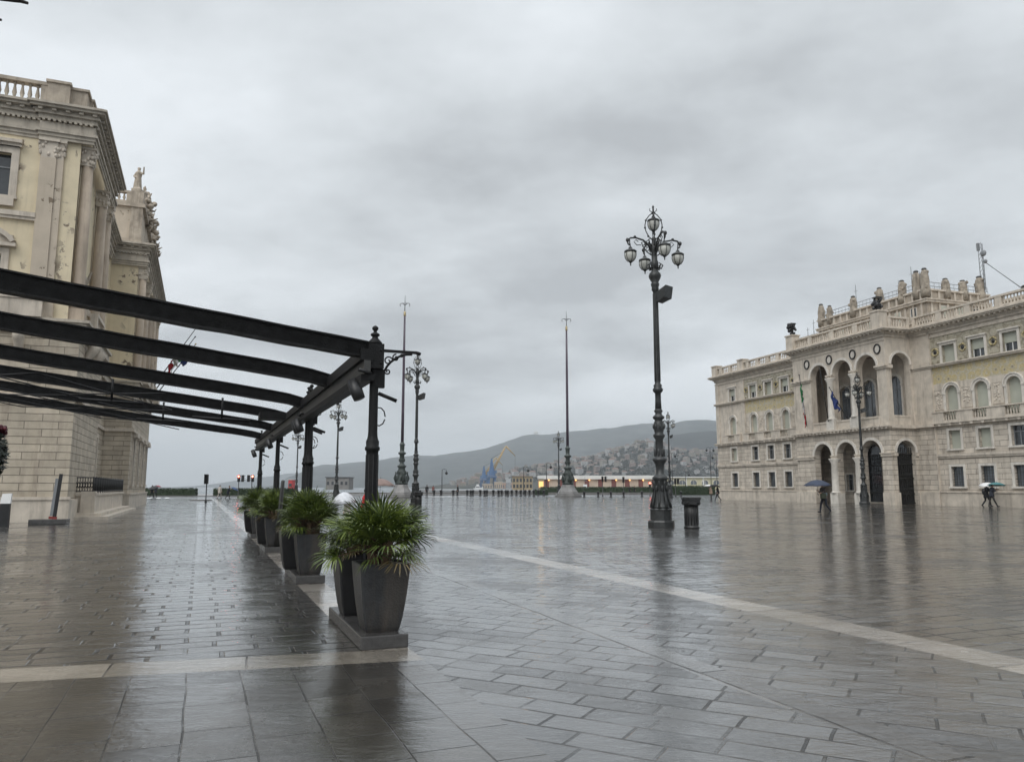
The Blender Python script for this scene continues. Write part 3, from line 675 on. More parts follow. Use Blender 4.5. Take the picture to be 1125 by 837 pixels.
def pinn(x,y,h,r):
    r*=.82
    b=MB(); b.lathe([(r*1.15,-.7),(r*1.15,.1),(r,.14),(r*1.08,h*.35),(r,h*.55),(r*.8,h*.8),(r*.5,h*.9)],(x,y,18.75),10)
    for k in range(16): b.ball((x+r*random.uniform(-.8,.8),y+r*random.uniform(-.8,.8),18.75+random.uniform(0,h*.8)),(.14,.14,.16),6,4)
    p_=b.build('pinnacle',M['pinn'],pal); b=MB(); b.lathe([(r*.5,h*.88),(r*.62,h*.91),(r*.62,h*.96),(r*.4,h)],(x,y,18.75),8); b.build('cap',M['slab'],p_)
for x,h,r in ((ax0+.3,1.7,.42),(ax0+1.55,1.25,.36),(ax0+4.9,1.45,.42),(ax0+8.3,1.45,.42),(ax0+11.0,1.45,.42),(ax1-1.0,1.9,.42),(ax1-.1,1.9,.42)): pinn(x,ay0+.1,h,r)
for y,h,r in ((ay0+2.4,1.15,.42),(ay0+4.4,1.15,.42),(ay1-.9,1.7,.46)): pinn(ax1-.1,y,h,r)
b=MB()
for zz in (19.05,19.4): b.tube([(ax0,ay0+.1,zz),(ax1,ay0+.1,zz)],.03,5); b.tube([(ax1-.1,ay0,zz),(ax1-.1,ay1,zz)],.03,5)
for i in range(30): xx=ax0+i*(ax1-ax0)/29; b.tube([(xx,ay0+.1,18.7),(xx,ay0+.1,19.4)],.018,4)
for i in range(14): yy=ay0+i*(ay1-ay0)/13; b.tube([(ax1-.1,yy,18.7),(ax1-.1,yy,19.4)],.018,4)
b.build('roof_railing',M['grey'],pal)
# dark bronze groups on the block's corners
for xc,yc in ((-21.0,FY-.1),(-9.5,FY-.1)):
    b=MB(); rr_=random.Random(int(-xc))
    b.box(xc-.38,xc+.38,yc-.34,yc+.34,16.6,16.78)
    for k in range(22): b.ball((xc+rr_.uniform(-.3,.3),yc+rr_.uniform(-.28,.28),16.9+rr_.uniform(0,.95)),(rr_.uniform(.1,.2),)*3,7,5)
    for k in range(9): a=rr_.uniform(0,2*PI); b.tube([(xc,yc,17.2),(xc+.42*cos(a),yc+.42*sin(a),17.3+rr_.uniform(0,.75))],[.06,.03],5)
    b.box(xc-.3,xc+.3,yc-.3,yc+.3,17.86,17.97)
    b.build('bronze_trophy',M['bronze'],pal)
# roof clutter
b=MB(); b.box(-28.6,-24.0,3.2,6.2,15.16,17.9); b.box(-28.8,-23.8,3.0,6.4,17.9,18.05); b.build('roof_block',M['stone_dark'],pal)
b=MB(); b.box(-8.0,-1.6,9.2,13.5,15.16,18.0); b.box(-8.1,-1.4,9.05,13.6,18.0,18.2); b.build('roof_block',M['stone'],pal)
b=MB()
for x,y,z0,h in ((-27.3,4,18.05,1.2),(-26.3,4,18.05,1.9),(-25.4,4,18.05,1.1),(-18.6,3,18.6,3.3),(-12.5,4,18.6,3.6),(-12.0,4.5,18.6,3.0),(-13.6,3.5,18.6,2.5),(-5.0,10.5,18.2,1.4),(-3.5,10.5,18.2,1.7),(-2.2,10.5,18.2,2.0),(-3.0,10.2,18.2,1.3)):
    b=MB(); b.tube([(x,y,z0),(x,y,z0+h)],[.035,.02],5); b.tube([(x-.25,y,z0+h*.8),(x+.25,y,z0+h*.8)],.015,4); b.build('aerial',M['castiron'],pal)
b=MB(); mx,my=-8.0,7.6
for dx,dy in ((-.16,-.16),(.16,-.16),(0,.18)): b.tube([(mx+dx,my+dy,19.0),(mx+dx,my+dy,23.4)],.035,5)
for k in range(11): z=19.1+k*.4; b.tube([(mx-.16,my-.16,z),(mx+.16,my-.16,z+.4)],.02,4); b.tube([(mx+.16,my-.16,z),(mx,my+.18,z+.4)],.02,4)
b.tube([(mx+.2,my,21.7),(mx+2.6,my+1.4,18.6)],.04,5); b.ball((mx+.35,my-.2,22.4),(.32,.14,.3),10,6); b.ball((mx+.5,my-.2,21.6),(.2,.12,.2),8,5); b.box(mx-.3,mx-.1,my-.2,my,22.8,23.5)
b.build('radio_mast',M['grey'],pal)
b=MB(); b.lathe([(.25,0),(.2,.5),(.9,.75),(1.0,.85),(.3,1.15),(.1,1.3)],(-5.4,10.2,18.2),10); b.build('roof_vent',M['castiron'],pal)
#@SPLIT2
# ================================================================== LEFT PALACE
PL=Vector((-19.546,34.081,0)); lp=root('palace','cream stucco palace with peeling paint, giant columns and rusticated stone base on the left','palace',PL,TH)
SD=lambda x: Matrix.Translation((x,0,0))@Matrix.Rotation(PI/2,4,'Z')     # frame of a wall facing +x
LM=[M['rust_l'],M['stucco'],M['trim_l'],M['pilaster']]
zl=[(0,0),(8.3,1),(18.9,1)]
b=MB()
frontw=[(-4.7,-3.3,9.7,11.7,False),(-4.75,-3.25,14.4,16.4,False)]
wallstrip(b,-8,-.55,frontw,[(8.3,1),(19.0,1)],0,.3); wallstrip(b,-8,-.04,[(-4.9,-3.4,1.6,4.6,False)],[(0,0),(8.3,0)],-.0,.3)
b.box(-14,-8.0,.0,.3,0,8.3,0); b.box(-14,-8.0,.0,.3,8.3,19,1)
wallstrip(b,.0,9.0,[],[(0,0),(8.3,0)],0,.3,SD(-.04)); wallstrip(b,0,9.0,[(2.6,4.2,9.9,12.6,True)],[(8.3,1),(19,1)],0,.4,SD(-.6))
b.box(-1.1,-.041,8.9,9.0,0,8.3,0); b.box(-1.6,-.601,8.9,8.99,8.3,19,1)
wallstrip(b,9,14.9,[(11.0,12.2,1.5,4.7,False)],[(0,0),(8.3,0)],0,.3,SD(-1.06)); wallstrip(b,14.9,21,[(16.6,17.8,1.5,4.7,False)],[(0,0),(8.3,0)],0,.3,SD(-1.06))
wallstrip(b,9,14.9,[(11,12.2,9.9,12.2,False),(11,12.2,14.3,16.2,False)],[(8.3,1),(19,1)],0,.3,SD(-1.3)); wallstrip(b,14.9,21,[(16.6,17.8,9.9,12.2,False),(16.6,17.8,14.3,16.2,False)],[(8.3,1),(19,1)],0,.3,SD(-1.3))
b.box(-1.3,.45,21.0,21.2,8.3,19,1); b.box(-1.3,.70,20.99,21.19,0,8.3,0)
for k in range(4):
    y0=21.19+k*4.7; c=y0+2.35
    wallstrip(b,y0,y0+4.7,[(c-.65,c+.65,1.7,5.0,False)],[(0,0),(8.3,0)],0,.35,SD(.70)); wallstrip(b,y0,y0+4.7,[(c-.65,c+.65,9.9,12.6,True),(c-.6,c+.6,14.2,16.2,False)],[(8.3,1),(19,1)],0,.35,SD(.45))
b.box(-14,.44,39.9,40,8.3,19,1); b.box(-14,.69,39.9,39.99,0,8.3,0); b.box(-14,-13.9,.3,39.9,0,19,1)
b.box(-13.9,-.61,.31,.36,0,19,2); b.box(-1.75,-1.7,.4,21,0,19,2); b.box(-.35,-.3,21.3,39.8,0,19,2)
b.box(-1.36,.0,-.07,.0,1.08,8.25,0); b.build('wall',LM,lp)
b=MB(); b.box(-13.9,-.7,.4,20.9,18.9,19.0); b.box(-13.9,.3,21.3,39.8,18.9,19.0); b.build('roof',M['stone_dark'],lp)
# ground floor trim
b=MB()
b.box(-14,.10,-.14,-.001,0,.95); b.box(-14,.14,-.19,-.001,.95,1.08); b.box(-.04,.10,0,9.0,0,.95);
b.box(-1.06,-.92,9,21,0,1.0); b.box(-1.2,.86,20.84,20.99,0,.95); b.box(.70,.86,20.99,40,0,.95); b.box(.70,.92,20.95,40,.95,1.08); b.box(-1.2,.9,20.8,20.99,.95,1.08)
b.box(-14,.12,-.16,-.0,5.35,5.55); b.box(-.04,.12,0,9,5.35,5.55); b.box(-1.06,-.9,9,20.85,5.35,5.55); b.box(-1.2,.9,20.8,20.99,5.35,5.55); b.box(.70,.9,20.99,40,5.35,5.55)
b.build('base_moulding',M['stone'],lp)
b=MB()   # balcony band at the foot of the upper storeys
for z0,z1,o_ in ((8.25,8.45,.12),(8.45,8.8,.3),(8.8,8.93,.42)):
    b.box(-14,-.04+o_,-o_,-.001,z0,z1); b.box(-.6,-.04+o_,.0,9+o_*.5,z0,z1); b.box(-1.3,-1.0+o_,9.3,20.6,z0,z1); b.box(-1.3,.70+o_,21-o_,21.0,z0,z1); b.box(.46,.70+o_,21.001,40,z0,z1)
b.build('string_course',M['trim_l'],lp)
b=MB(); balustrade(b,-14,-3.2,-.25,8.93,9.7,2.6,step=.24,r=.085); b.box(-3.2,-1.5,-.52,-.02,8.93,9.7); b.box(-3.3,-1.42,-.58,-.01,9.7,9.8); balustrade(b,2.0,4.8,-.35,8.93,9.75,2.6,step=.24,M_=SD(-.1)); b.build('balcony_balustrade',M['stone'],lp)
for xc in (-6.2,-4.2,-2.3):   # scroll brackets below the balcony
    b=MB(); b.tube([(xc,-.1,7.3),(xc,-.22,7.7),(xc,-.45,8.0),(xc,-.62,8.25)],[.16,.2,.24,.2],8); b.ball((xc,-.5,8.1),(.2,.24,.24),8,6); b.build('bracket',M['stone'],lp)
for y in (2.3,4.5):
    b=MB(); b.tube([(.0,y,7.3),(.1,y,7.7),(.3,y,8.0),(.5,y,8.25)],[.16,.2,.24,.2],8); b.ball((.35,y,8.1),(.24,.2,.24),8,6); b.build('bracket',M['stone'],lp)
def leafcap(b,x0,x1,y0,y1,z0,z1,rng):      # leafy capital block
    cx,cy=(x0+x1)/2,(y0+y1)/2; w,d=(x1-x0),(y1-y0)
    b.frustum((cx,cy),w*.92,d*.92,w*1.12,d*1.12,z0,z1-.12); b.box(x0-.1,x1+.1,y0-.1,y1+.1,z1-.12,z1)
    for k in range(26):
        t=rng.random(); z=z0+.1+t*(z1-z0-.25); s_=.5+.12*t
        side=rng.randrange(3)
        if side==0: p=(cx+rng.uniform(-.55,.55)*w,cy-d*s_,z)
        elif side==1: p=(cx+w*s_,cy+rng.uniform(-.55,.55)*d,z)
        else: p=(cx-w*s_,cy+rng.uniform(-.55,.55)*d,z)
        b.ball(p,(.07,.06,.10),6,4)
rg=random.Random(3)
for x0,x1,y0 in ((-2.13,-1.49,-.16),(-1.488,-1.2,-.1),(-7.4,-6.8,-.16)):
    b=MB(); b.box(x0,x1,y0,-.001,9.6,16.4); b.box(x0-.08,x1+.08,y0-.1,-.0005,8.93,9.6); b.box(x0-.05,x1+.05,y0-.06,-.0007,9.6,9.75)
    pz=b.build('pilaster',M['pilaster'],lp); b=MB(); leafcap(b,x0,x1,y0,-.001,16.4,17.28,rg); b.build('capital',M['stone'],pz)
def column(x,y,r=.27):
    b=MB(); b.box(x-.38,x+.38,y-.38,y+.38,8.93,9.55); b.lathe([(.36,9.55),(.36,9.65),(.3,9.75),(r,9.85),(r*1.02,12),(r*.88,16.4)],(x,y,0),16)
    pz=b.build('column',M['col_brown'],lp); b=MB(); leafcap(b,x-r,x+r,y-r,y+r,16.4,17.28,rg); b.build('capital',M['stone'],pz)
for x,y in ((-.30,.5),(-.30,6.2),(-.3,8.5),(.76,21.35),(.76,25.7),(.76,30.4),(.76,35.1),(.76,39.6)): column(x,y)
# entablature
b=MB()
def entab(x0,x1,y,M_=None,e0=0,e1=0):
    for z0,z1,o_ in ((17.28,17.42,.05),(17.42,17.58,.10),(17.58,17.7,.18),(17.7,18.1,.06)): b.box(x0-o_*e0,x1+o_*e1,y-o_,y+.04,z0,z1,0,M_)
    n=int((x1-x0)/.2)
    for i in range(n): xc=x0+(i+.5)*(x1-x0)/n; b.box(xc-.055,xc+.055,y-.2,y+.0,18.1,18.21,0,M_)
    cornice(b,x0,x1,y,18.2,0,M_,.44,.5,e0,e1)
entab(-14,-2.2,0); entab(-2.2,-.06,-.15,e0=1,e1=1); entab(-.14,9.0,0,SD(-.06),0,1); entab(9.9,20.2,0,SD(-1.2)); entab(-1.3,.98,20.9,e1=1); entab(20.91,40,0,SD(.98),0,1)
b.build('entablature',M['trim_l'],lp)
b=MB(); balustrade(b,-14,-2.1,.25,18.97,20.1,2.5,step=.27,r=.1,w=.34); b.build('roof_balustrade',M['stone_dark'],lp)
b=MB(); b.box(-2.1,-1.2,.0,.8,18.97,20.1); b.box(-1.2,-.5,.25,.95,18.97,20.0); b.box(-.95,-.35,.95,3.2,18.97,19.9); b.box(-2.18,-1.15,-.07,.87,20.1,20.22); b.box(-1.2,-.42,.18,1.0,20.0,20.12); b.box(-.98,-.28,.9,3.25,19.9,20.02)
b.build('parapet',M['stone_dark'],lp)
# attic of the middle block
b=MB(); b.box(-8,.40,21.3,36,19.0,22.0); b.build('attic_wall',M['pilaster'],lp)
b=MB(); b.box(-8,.5,21.18,21.3,19.0,19.35); b.box(.40,.52,21.2,36,19.0,19.35); b.box(-8,.6,21.1,21.3,21.75,22.05); b.box(.4,.62,21.12,36,21.75,22.05); b.box(-.35,.46,21.2,21.3,19.35,21.75)
balustrade(b,-8,-.4,21.4,22.05,22.95,2.4,step=.3,r=.11); b.box(-.4,.45,21.2,22.1,22.05,22.98); balustrade(b,22.2,35.8,.25,22.05,22.95,3.4,step=.3,r=.1,M_=SD(.45))
b.build('attic_cornice',M['stone_dark'],lp)
def remesh(mb,vox,name,mats,parent=None,smooth=3):
    o=mb.build('tmp',mats); md=o.modifiers.new('r','REMESH'); md.mode='VOXEL'; md.voxel_size=vox
    s=o.modifiers.new('s','SMOOTH'); s.iterations=smooth; s.factor=.5
    bpy.context.view_layer.update(); dg=bpy.context.evaluated_depsgraph_get()
    me=bpy.data.meshes.new_from_object(o.evaluated_get(dg)); bpy.data.objects.remove(o); me.name=name
    for p in me.polygons: p.use_smooth=True
    return me
def statue_mesh(seed):
    r=random.Random(seed); b=MB()
    b.lathe([(.30,0),(.27,.3),(.22,.8),(.2,1.0),(.26,1.3),(.2,1.45),(.08,1.5)],(0,0,.05),10); b.ball((0,-.02,1.68),(.12,.14,.17))
    b.ball((0,0,1.78),(.15,.15,.08)); s_=r.choice((-1,1)); b.tube([(s_*.2,0,1.4),(s_*.38,-.1,1.25),(s_*.45,-.25,1.6+r.random()*.3)],[.09,.08,.06],8)
    b.tube([(-s_*.2,0,1.4),(-s_*.34,-.05,1.1),(-s_*.15,-.25,.95)],[.09,.08,.06],8)
    for k in range(7): a=r.uniform(0,6.28); b.tube([(.2*cos(a),.2*sin(a),1.2),(.28*cos(a+.4),.28*sin(a+.4),.5),(.32*cos(a+.5),.32*sin(a+.5),.05)],.05,5)
    b.box(-.36,.36,-.36,.36,-.25,.06)
    return remesh(b,.045,'statue',[M['stone_dark']],smooth=2)
st=[statue_mesh(i) for i in range(3)]
for i,(x,y,z,s_,rz) in enumerate(((.0,21.6,22.98,.95,-.3),(.25,24.0,22.3,1.0,1.2),(.35,26.0,22.5,1.1,1.6),(.35,28.2,22.3,1.1,1.9),(.35,31.0,22.4,1.1,1.5),(.35,34.2,22.4,1.1,1.4),(-.62,3.4,9.95,1.15,1.4))):
    o=bpy.data.objects.new('statue',st[i%3]); link(o,lp); o.location=(x,y,z+.2); o.rotation_euler=(0,0,rz); o.scale=(s_,)*3
for i,(y,z) in enumerate(((23.2,22.6),(25.0,22.0),(27.2,22.2),(29.5,21.9),(32.5,21.9))):
    b=MB(); rr_=random.Random(i+20); 
    for k in range(9): b.ball((.6+rr_.uniform(-.1,.5),y+rr_.uniform(-.4,.4),z+rr_.uniform(-.5,.5)),(rr_.uniform(.1,.22),)*3,7,5)
    b.tube([(.5,y,z),(.95,y-.1,z+.1),(1.25,y-.2,z+.25)],[.12,.08,.03],6); b.tube([(.6,y,z-.3),(1.1,y,z-.35),(1.2,y,z-.15)],[.1,.07,.03],6)
    b.build('carved_ornament',M['stone_dark'],lp)
# windows of the left palace
def win_l(cx,z0,z1,w,arch,kind,y=0,s=.3,Mx=None):
    f=window(lp,cx,z0,z1,w,arch,kind,y,s)
    if Mx is not None: f.matrix_local=Mx
    f.data.materials[0]=M['stone']
    return f
win_l(-4.0,14.4,16.4,.75,0,'dark'); win_l(-4.0,9.7,11.7,.7,0,'dark'); win_l(-4.15,1.6,4.6,.75,0,'grille')
b=MB()
b.box(-5.2,-2.85,-.3,-.001,16.85,17.0); b.box(-5.1,-2.95,-.2,-.001,16.7,16.85); b.box(-5.0,-3.0,-.24,-.001,13.9,14.25); b.box(-14,-2.13,-.14,-.001,13.36,13.5); b.box(-14,-2.13,-.2,-.001,13.5,13.72)
n=12
for i in range(n):
    a0,a1=PI*(.18+.64*i/n),PI*(.18+.64*(i+1)/n); cx,cz=-4.0,11.6
    b.prism([(cx-1.25*cos(a0),cz+1.15*sin(a0)),(cx-1.45*cos(a0),cz+1.35*sin(a0)),(cx-1.45*cos(a1),cz+1.35*sin(a1)),(cx-1.25*cos(a1),cz+1.15*sin(a1))],-.34,-.001)
b.box(-5.25,-2.75,-.3,-.001,12.05,12.2); b.box(-5.1,-2.9,-.12,-.0015,12.2,12.6)
b.build('window_pediment',M['stone'],lp)
for c in (11.6,17.2):
    for z0,z1 in ((1.5,4.7),(9.9,12.2),(14.3,16.2)): win_l(c,z0,z1,.6,0,'dark',0,.26,SD(-1.06 if z0<8 else -1.3))
for k in range(4):
    c=21.19+k*4.7+2.35; win_l(c,1.7,5.0,.65,0,'dark',0,.26,SD(.70)); win_l(c,9.9,12.6,.65,1,'dark',0,.26,SD(.45)); win_l(c,14.2,16.2,.6,0,'dark',0,.26,SD(.45))
    b=MB(); b.box(.46,1.5,c-1.2,c+1.2,8.93,9.1); b.box(1.3,1.5,c-1.2,c+1.2,9.1,9.9); b.box(.46,1.3,c-1.2,c-1.05,9.1,9.9); b.box(.46,1.3,c+1.05,c+1.2,9.1,9.9); b.build('balcony',M['stone'],lp)
    b=MB(); b.box(.71,1.02,c-1.05,c+1.05,5.05,5.3); b.build('window_hood',M['stone'],lp)
# raised area in front of the side windows with iron railing
b=MB(); b.box(-.9,.72,2.6,17.5,0,1.1); b.box(-.9,.8,2.5,17.6,1.1,1.22); b.box(-.6,1.15,2.0,18,0,.3); b.box(-.6,1.5,1.6,18.4,0,.15); b.box(.2,.8,2.48,3.1,.3,1.3); b.build('terrace_plinth',M['stone'],lp)
b=MB()
for y in range(2,18): b.tube([(.68,y+.6,1.22),(.68,y+.6,2.0)],.03,5)
for k in range(60): y=2.62+k*.25; b.tube([(.68,y,1.3),(.68,y,1.95)],.016,4)
for k in range(12): x=-.55+k*.11; b.tube([(x,2.62,1.3),(x,2.62,1.95)],.016,4); b.tube([(x-.05,2.62,1.45),(x+.06,2.62,1.75)],.016,4); b.tube([(x+.06,2.62,1.45),(x-.05,2.62,1.75)],.016,4)
for zz in (1.3,1.95): b.tube([(.68,2.62,zz),(.68,17.6,zz)],.025,4); b.tube([(-.9,2.62,zz),(.68,2.62,zz)],.025,4)
b.build('railing',M['iron'],lp)
# flags on slanting poles from the balcony
def flag(p0,p1,cols,name_l,t0,t1,drop,grp=None):
    r=root('flag',name_l,'flag',p0,0,grp); d=p1-p0
    b=MB(); b.tube([(0,0,0),d],[.05,.03],6); b.ball(d,.07,8,5); b.build('flagpole',M['castiron'],r)
    for i,cm in enumerate(cols):
        b=MB(); n=10; vs=[];fs=[]; K=len(cols)
        for j in range(n+1):
            for k in range(7):
                t=t1-(t1-t0)*( i/K+ (1/K)*k/6 ); p=d*t
                s_=j/n; q=Vector((p.x+.10*sin(s_*7+k*1.7+i)-s_*.25*(d.x*.16)*(t-t0)/(t1-t0),p.y+.1*cos(k*2.1+s_*5),p.z-s_*drop*(.75+.25*sin(k*.9+i*2)))); vs.append(q)
        for j in range(n):
            for k in range(6): fs.append((j*7+k,j*7+k+1,(j+1)*7+k+1,(j+1)*7+k))
        b.add(vs,fs,0,True); o=b.build('flag_cloth',cm,r); sm=o.modifiers.new('solid','SOLIDIFY'); sm.thickness=.02
    return r
def cloth(n,c): return mat(n,c,.75,.12,3,.1,30)
FR,FW,FG,FB=cloth('red_flag_cloth',(.42,.02,.03)),cloth('white_flag_cloth',(.6,.6,.6)),cloth('green_flag_cloth',(.02,.18,.06)),cloth('blue_flag_cloth',(.016,.035,.15))
flag(at(169,426,64),at(215,361,62.5),[FG,FW],'green and white flag furled high on the slanting pole nearest the left palace corner','flag') if False else None
b0=at(169,424,64)
flag(at(169,424,64),at(215,361,62.5),[FG,FW,FR],'tricolour flag with red lower end hanging from a slanting pole of the left palace',.35,.72,1.35,'flags on the left palace')
flag(at(171,428,66),at(214.5,370,64.5),[FB],'plain blue flag hanging from a slanting pole of the left palace',.62,.86,1.6,'flags on the left palace')
r=root('flagpole','bare slanting flagpole beside the two flags on the left palace','flagpole',at(173,432,68)); d=at(215,378,66.5)-at(173,432,68)
b=MB(); b.tube([(0,0,0),d],[.05,.03],6); b.build('pole',M['castiron'],r); b=MB(); b.ball(d,.08,8,5); b.build('finial',M['gold'],r)
Rp=lambda x,y,z: RT@Vector((x,y,z))
flag(Rp(-19.4,FY-.2,7.4),at(878,412,72.5),[FG,FW,FR],'tricolour flag with red end on a slanting pole at the loggia of the right palace',.25,.85,1.7,'flags on the right palace')
flag(Rp(-16.3,FY-.2,7.4),at(900,402,69.5),[],'bare slanting pole in front of the loggia columns of the right palace',.2,.8,1.0,'flags on the right palace')
flag(Rp(-14.3,FY+.3,7.5),Rp(-14.8,FY-1.2,10.6),[FB],'dark blue flag hanging in the middle arch of the right palace loggia',.5,.95,1.4,'flags on the right palace')
# ================================================================== PERGOLA
pg=root('pergola','black steel pergola with open cross beams and slim posts over the cafe terrace','pergola',(0,0,0),TH)   # local x = b, y = a
PB=1.68; PA=[8.15,13.32,13.66,19.2,24.9]; SL=.128
for y in PA:
    b=MB(); b.lathe([(.085,0),(.085,.12),(.068,.16),(.064,1.74),(.066,1.78),(.080,1.79),(.080,1.82),(.068,1.83),(.072,1.88),(.062,1.90),(.054,1.93),(.050,1.98),(.047,2.75),(.047,2.8)],(PB,y,.1),14)
    for k in range(8):
        a=k*PI/4; b.tube([(PB+.058*cos(a),y+.058*sin(a),.3),(PB+.058*cos(a),y+.058*sin(a),1.84)],.012,4)
    p_=b.build('post',M['pergola'],pg)
    b=MB(); b.lathe([(.075,0),(.08,.02),(.035,.07),(.03,.085),(.05,.10),(.05,.115),(.02,.135),(.018,.15),(.034,.17),(.034,.19),(.01,.21)],(PB,y,3.03),12); b.build('finial',M['pergola'],p_)
    b=MB(); b.box(PB-.085,PB+.085,y-.085,y+.085,2.76,3.03); b.box(PB+.02,PB+.11,y-.035,y+.035,2.56,2.76)
    for dx in (-.05,.05):
        for zz in (2.82,2.96): b.ball((PB+dx,y-.088,zz),.012,6,4)
    b.build('post_head',M['pergola'],p_)
    b=MB(); b.box(PB+.085,PB+.47,y-.012,y+.012,2.955,2.985); b.tube([(PB+.47,y,2.97),(PB+.51,y,2.955)],.02,6)
    b.tube([(PB+.085+.33*(1-cos(t)),y,2.62+.33*sin(t)) for t in [q*PI/16 for q in range(9)]],.014,5)
    for cx,cz,r_,s0 in ((PB+.15,2.86,.055,0),(PB+.235,2.90,.042,1.5),(PB+.145,2.745,.035,3),(PB+.30,2.925,.022,0)):
        b.tube([(cx+r_*(1-.06*q)*cos(s0+q*.55),y,cz+r_*(1-.06*q)*sin(s0+q*.55)) for q in range(15)],.008,4)
    b.build('scroll_bracket',M['pergola'],p_)
    b=MB(); b.tube([(PB-.25,y-.04,2.62),(PB-.20,y-.08,2.5),(PB-.17,y-.10,2.42)],[.055,.068,.062],12); b.tube([(PB-.05,y-.08,2.70),(PB-.2,y-.18,2.72)],.02,6); b.build('floodlight',M['black'],p_)
    b=MB(); b.tube([(PB+.05,y,2.50),(PB+.24,y-.05,2.42)],.022,6); b.tube([(PB+.07*cos(q*.6)+.06,y,2.25+.1*sin(q*.6)) for q in range(11)],.007,4); b.build('crank',M['pergola'],p_)
b=MB(); b.box(PB-.13,PB-.06,PA[0]-.1,PA[-1]+.4,2.69,2.84); b.build('rail_beam',M['rail'],pg)
b=MB(); b.box(PB-.17,PB-.03,PA[0]-.1,PA[-1]+.4,2.841,2.965); b.box(PB-.16,PB-.02,PA[0]-.1,PA[-1]+.4,2.62,2.689); b.build('rail_flange',M['pergola'],pg)
BL=8.6
for i,y in enumerate((8.15,10.5,13.45,16.3,19.4,22.9)):
    b=MB(); vs=[];fs=[]; n=30; hw=.055
    for k in range(n+1):
        t=k/n; x=PB-.08-t*BL; zt=3.03+SL*(t*BL)-(.05*math.exp(-t*BL/.22) if i else 0)+.002*sin(k*1.7+i*3); th_=.135+.03*min(1,t*2.5)+.003*sin(k*2.3+i)
        vs+=[(x,y-hw,zt-th_),(x,y+hw,zt-th_),(x,y+hw,zt),(x,y-hw,zt)]
    for k in range(n):
        for q in range(4): a=k*4; fs.append((a+q,a+(q+1)%4,a+4+(q+1)%4,a+4+q))
    fs+=[(0,3,2,1),(n*4,n*4+1,n*4+2,n*4+3)]
    b.add(vs,fs); o=b.build('cross_beam',M['fabric'],pg)
    b=MB()
    for zo,w_ in ((0,.07),(1,.075)):
        for k in range(0,n):
            a=vs[k*4+3] if zo==0 else vs[k*4]; c=vs[k*4+7] if zo==0 else vs[k*4+4]; d0=.004 if zo==0 else -.022
            for q in (a,c): pass
            b.add([(a[0],y-w_,a[2]+d0),(c[0],y-w_,c[2]+d0),(c[0],y+w_,c[2]+d0),(a[0],y+w_,a[2]+d0),(a[0],y-w_,a[2]+d0+.018),(c[0],y-w_,c[2]+d0+.018),(c[0],y+w_,c[2]+d0+.018),(a[0],y+w_,a[2]+d0+.018)],[(0,3,2,1),(4,5,6,7),(0,1,5,4),(2,3,7,6)])
    b.build('beam_flange',M['pergola'],o)
# rods and cables between the beams, and the far supports beyond the frame
b=MB()
def zc_(x): return 3.0+SL*(PB-x)
for ya,yb in ((13.45,16.5),(16.5,19.3),(19.3,22.1)):
    for xs in ((-.6,-2.4),(-2.4,-4.2),(-4.2,-6.0)):
        b.tube([(xs[0],ya,zc_(xs[0])-.3),(xs[1],yb,zc_(xs[1])-.28)],.012,4); b.tube([(xs[1],ya,zc_(xs[1])-.3),(xs[0],yb,zc_(xs[0])-.28)],.012,4)
b.build('tension_rod',M['pergola'],pg)
for x,y in ((.3,15.0),(-1.5,14.8),(-.8,17.6)):
    b=MB(); b.tube([(x,y,zc_(x)-.05),(x,y,zc_(x)-.45)],.02,5); b.tube([(x-.5,y,zc_(x)-.42),(x+.5,y,zc_(x)-.46)],.025,5); b.build('cable_hanger',M['pergola'],pg)
b=MB(); b.box(PB-.75,PB-.3,14.4,14.9,2.72,2.84); b.build('junction_box',M['pergola'],pg)
b=MB(); b.box(PB-BL-.15,PB-BL-.02,PA[0]-.2,PA[-1]+.4,3.75,4.05); b.build('rail_beam',M['rail'],pg)
for y in PA[:1]+PA[2:]:
    b=MB(); b.lathe([(.085,0),(.068,.16),(.06,1.9),(.05,3.7)],(PB-BL-.1,y,0),10); b.build('post',M['pergola'],pg)
# ------------------------------------------------------------------ planters
def pot_mesh(mt):
    b=MB(); prof=[(.31,.0),(.335,.04),(.375,.14),(.408,.25),(.437,.37),(.461,.49),(.478,.58),(.487,.645)]
    vs=[];fs=[]; c=.012
    def ring(w,z):
        h=w/2; k=c; return [(-h+k,-h,z),(h-k,-h,z),(h,-h+k,z),(h,h-k,z),(h-k,h,z),(-h+k,h,z),(-h,h-k,z),(-h,-h+k,z)]
    R_=prof+[(.43,.645),(.42,.58)]
    for w_,z in R_: vs+=ring(w_,z)
    for j in range(len(R_)-1):
        for i in range(8): fs.append((j*8+i,j*8+(i+1)%8,(j+1)*8+(i+1)%8,(j+1)*8+i))
    fs.append(tuple(range(7,-1,-1))); b.add(vs,fs,0)
    k=(len(R_)-1)*8; b.add([vs[k+i] for i in range(8)],[tuple(range(8))],1)
    return b.mesh('planter_pot',[mt,M['soil']])
pm1,pm2=pot_mesh(M['pot']),pot_mesh(M['pot_black'])
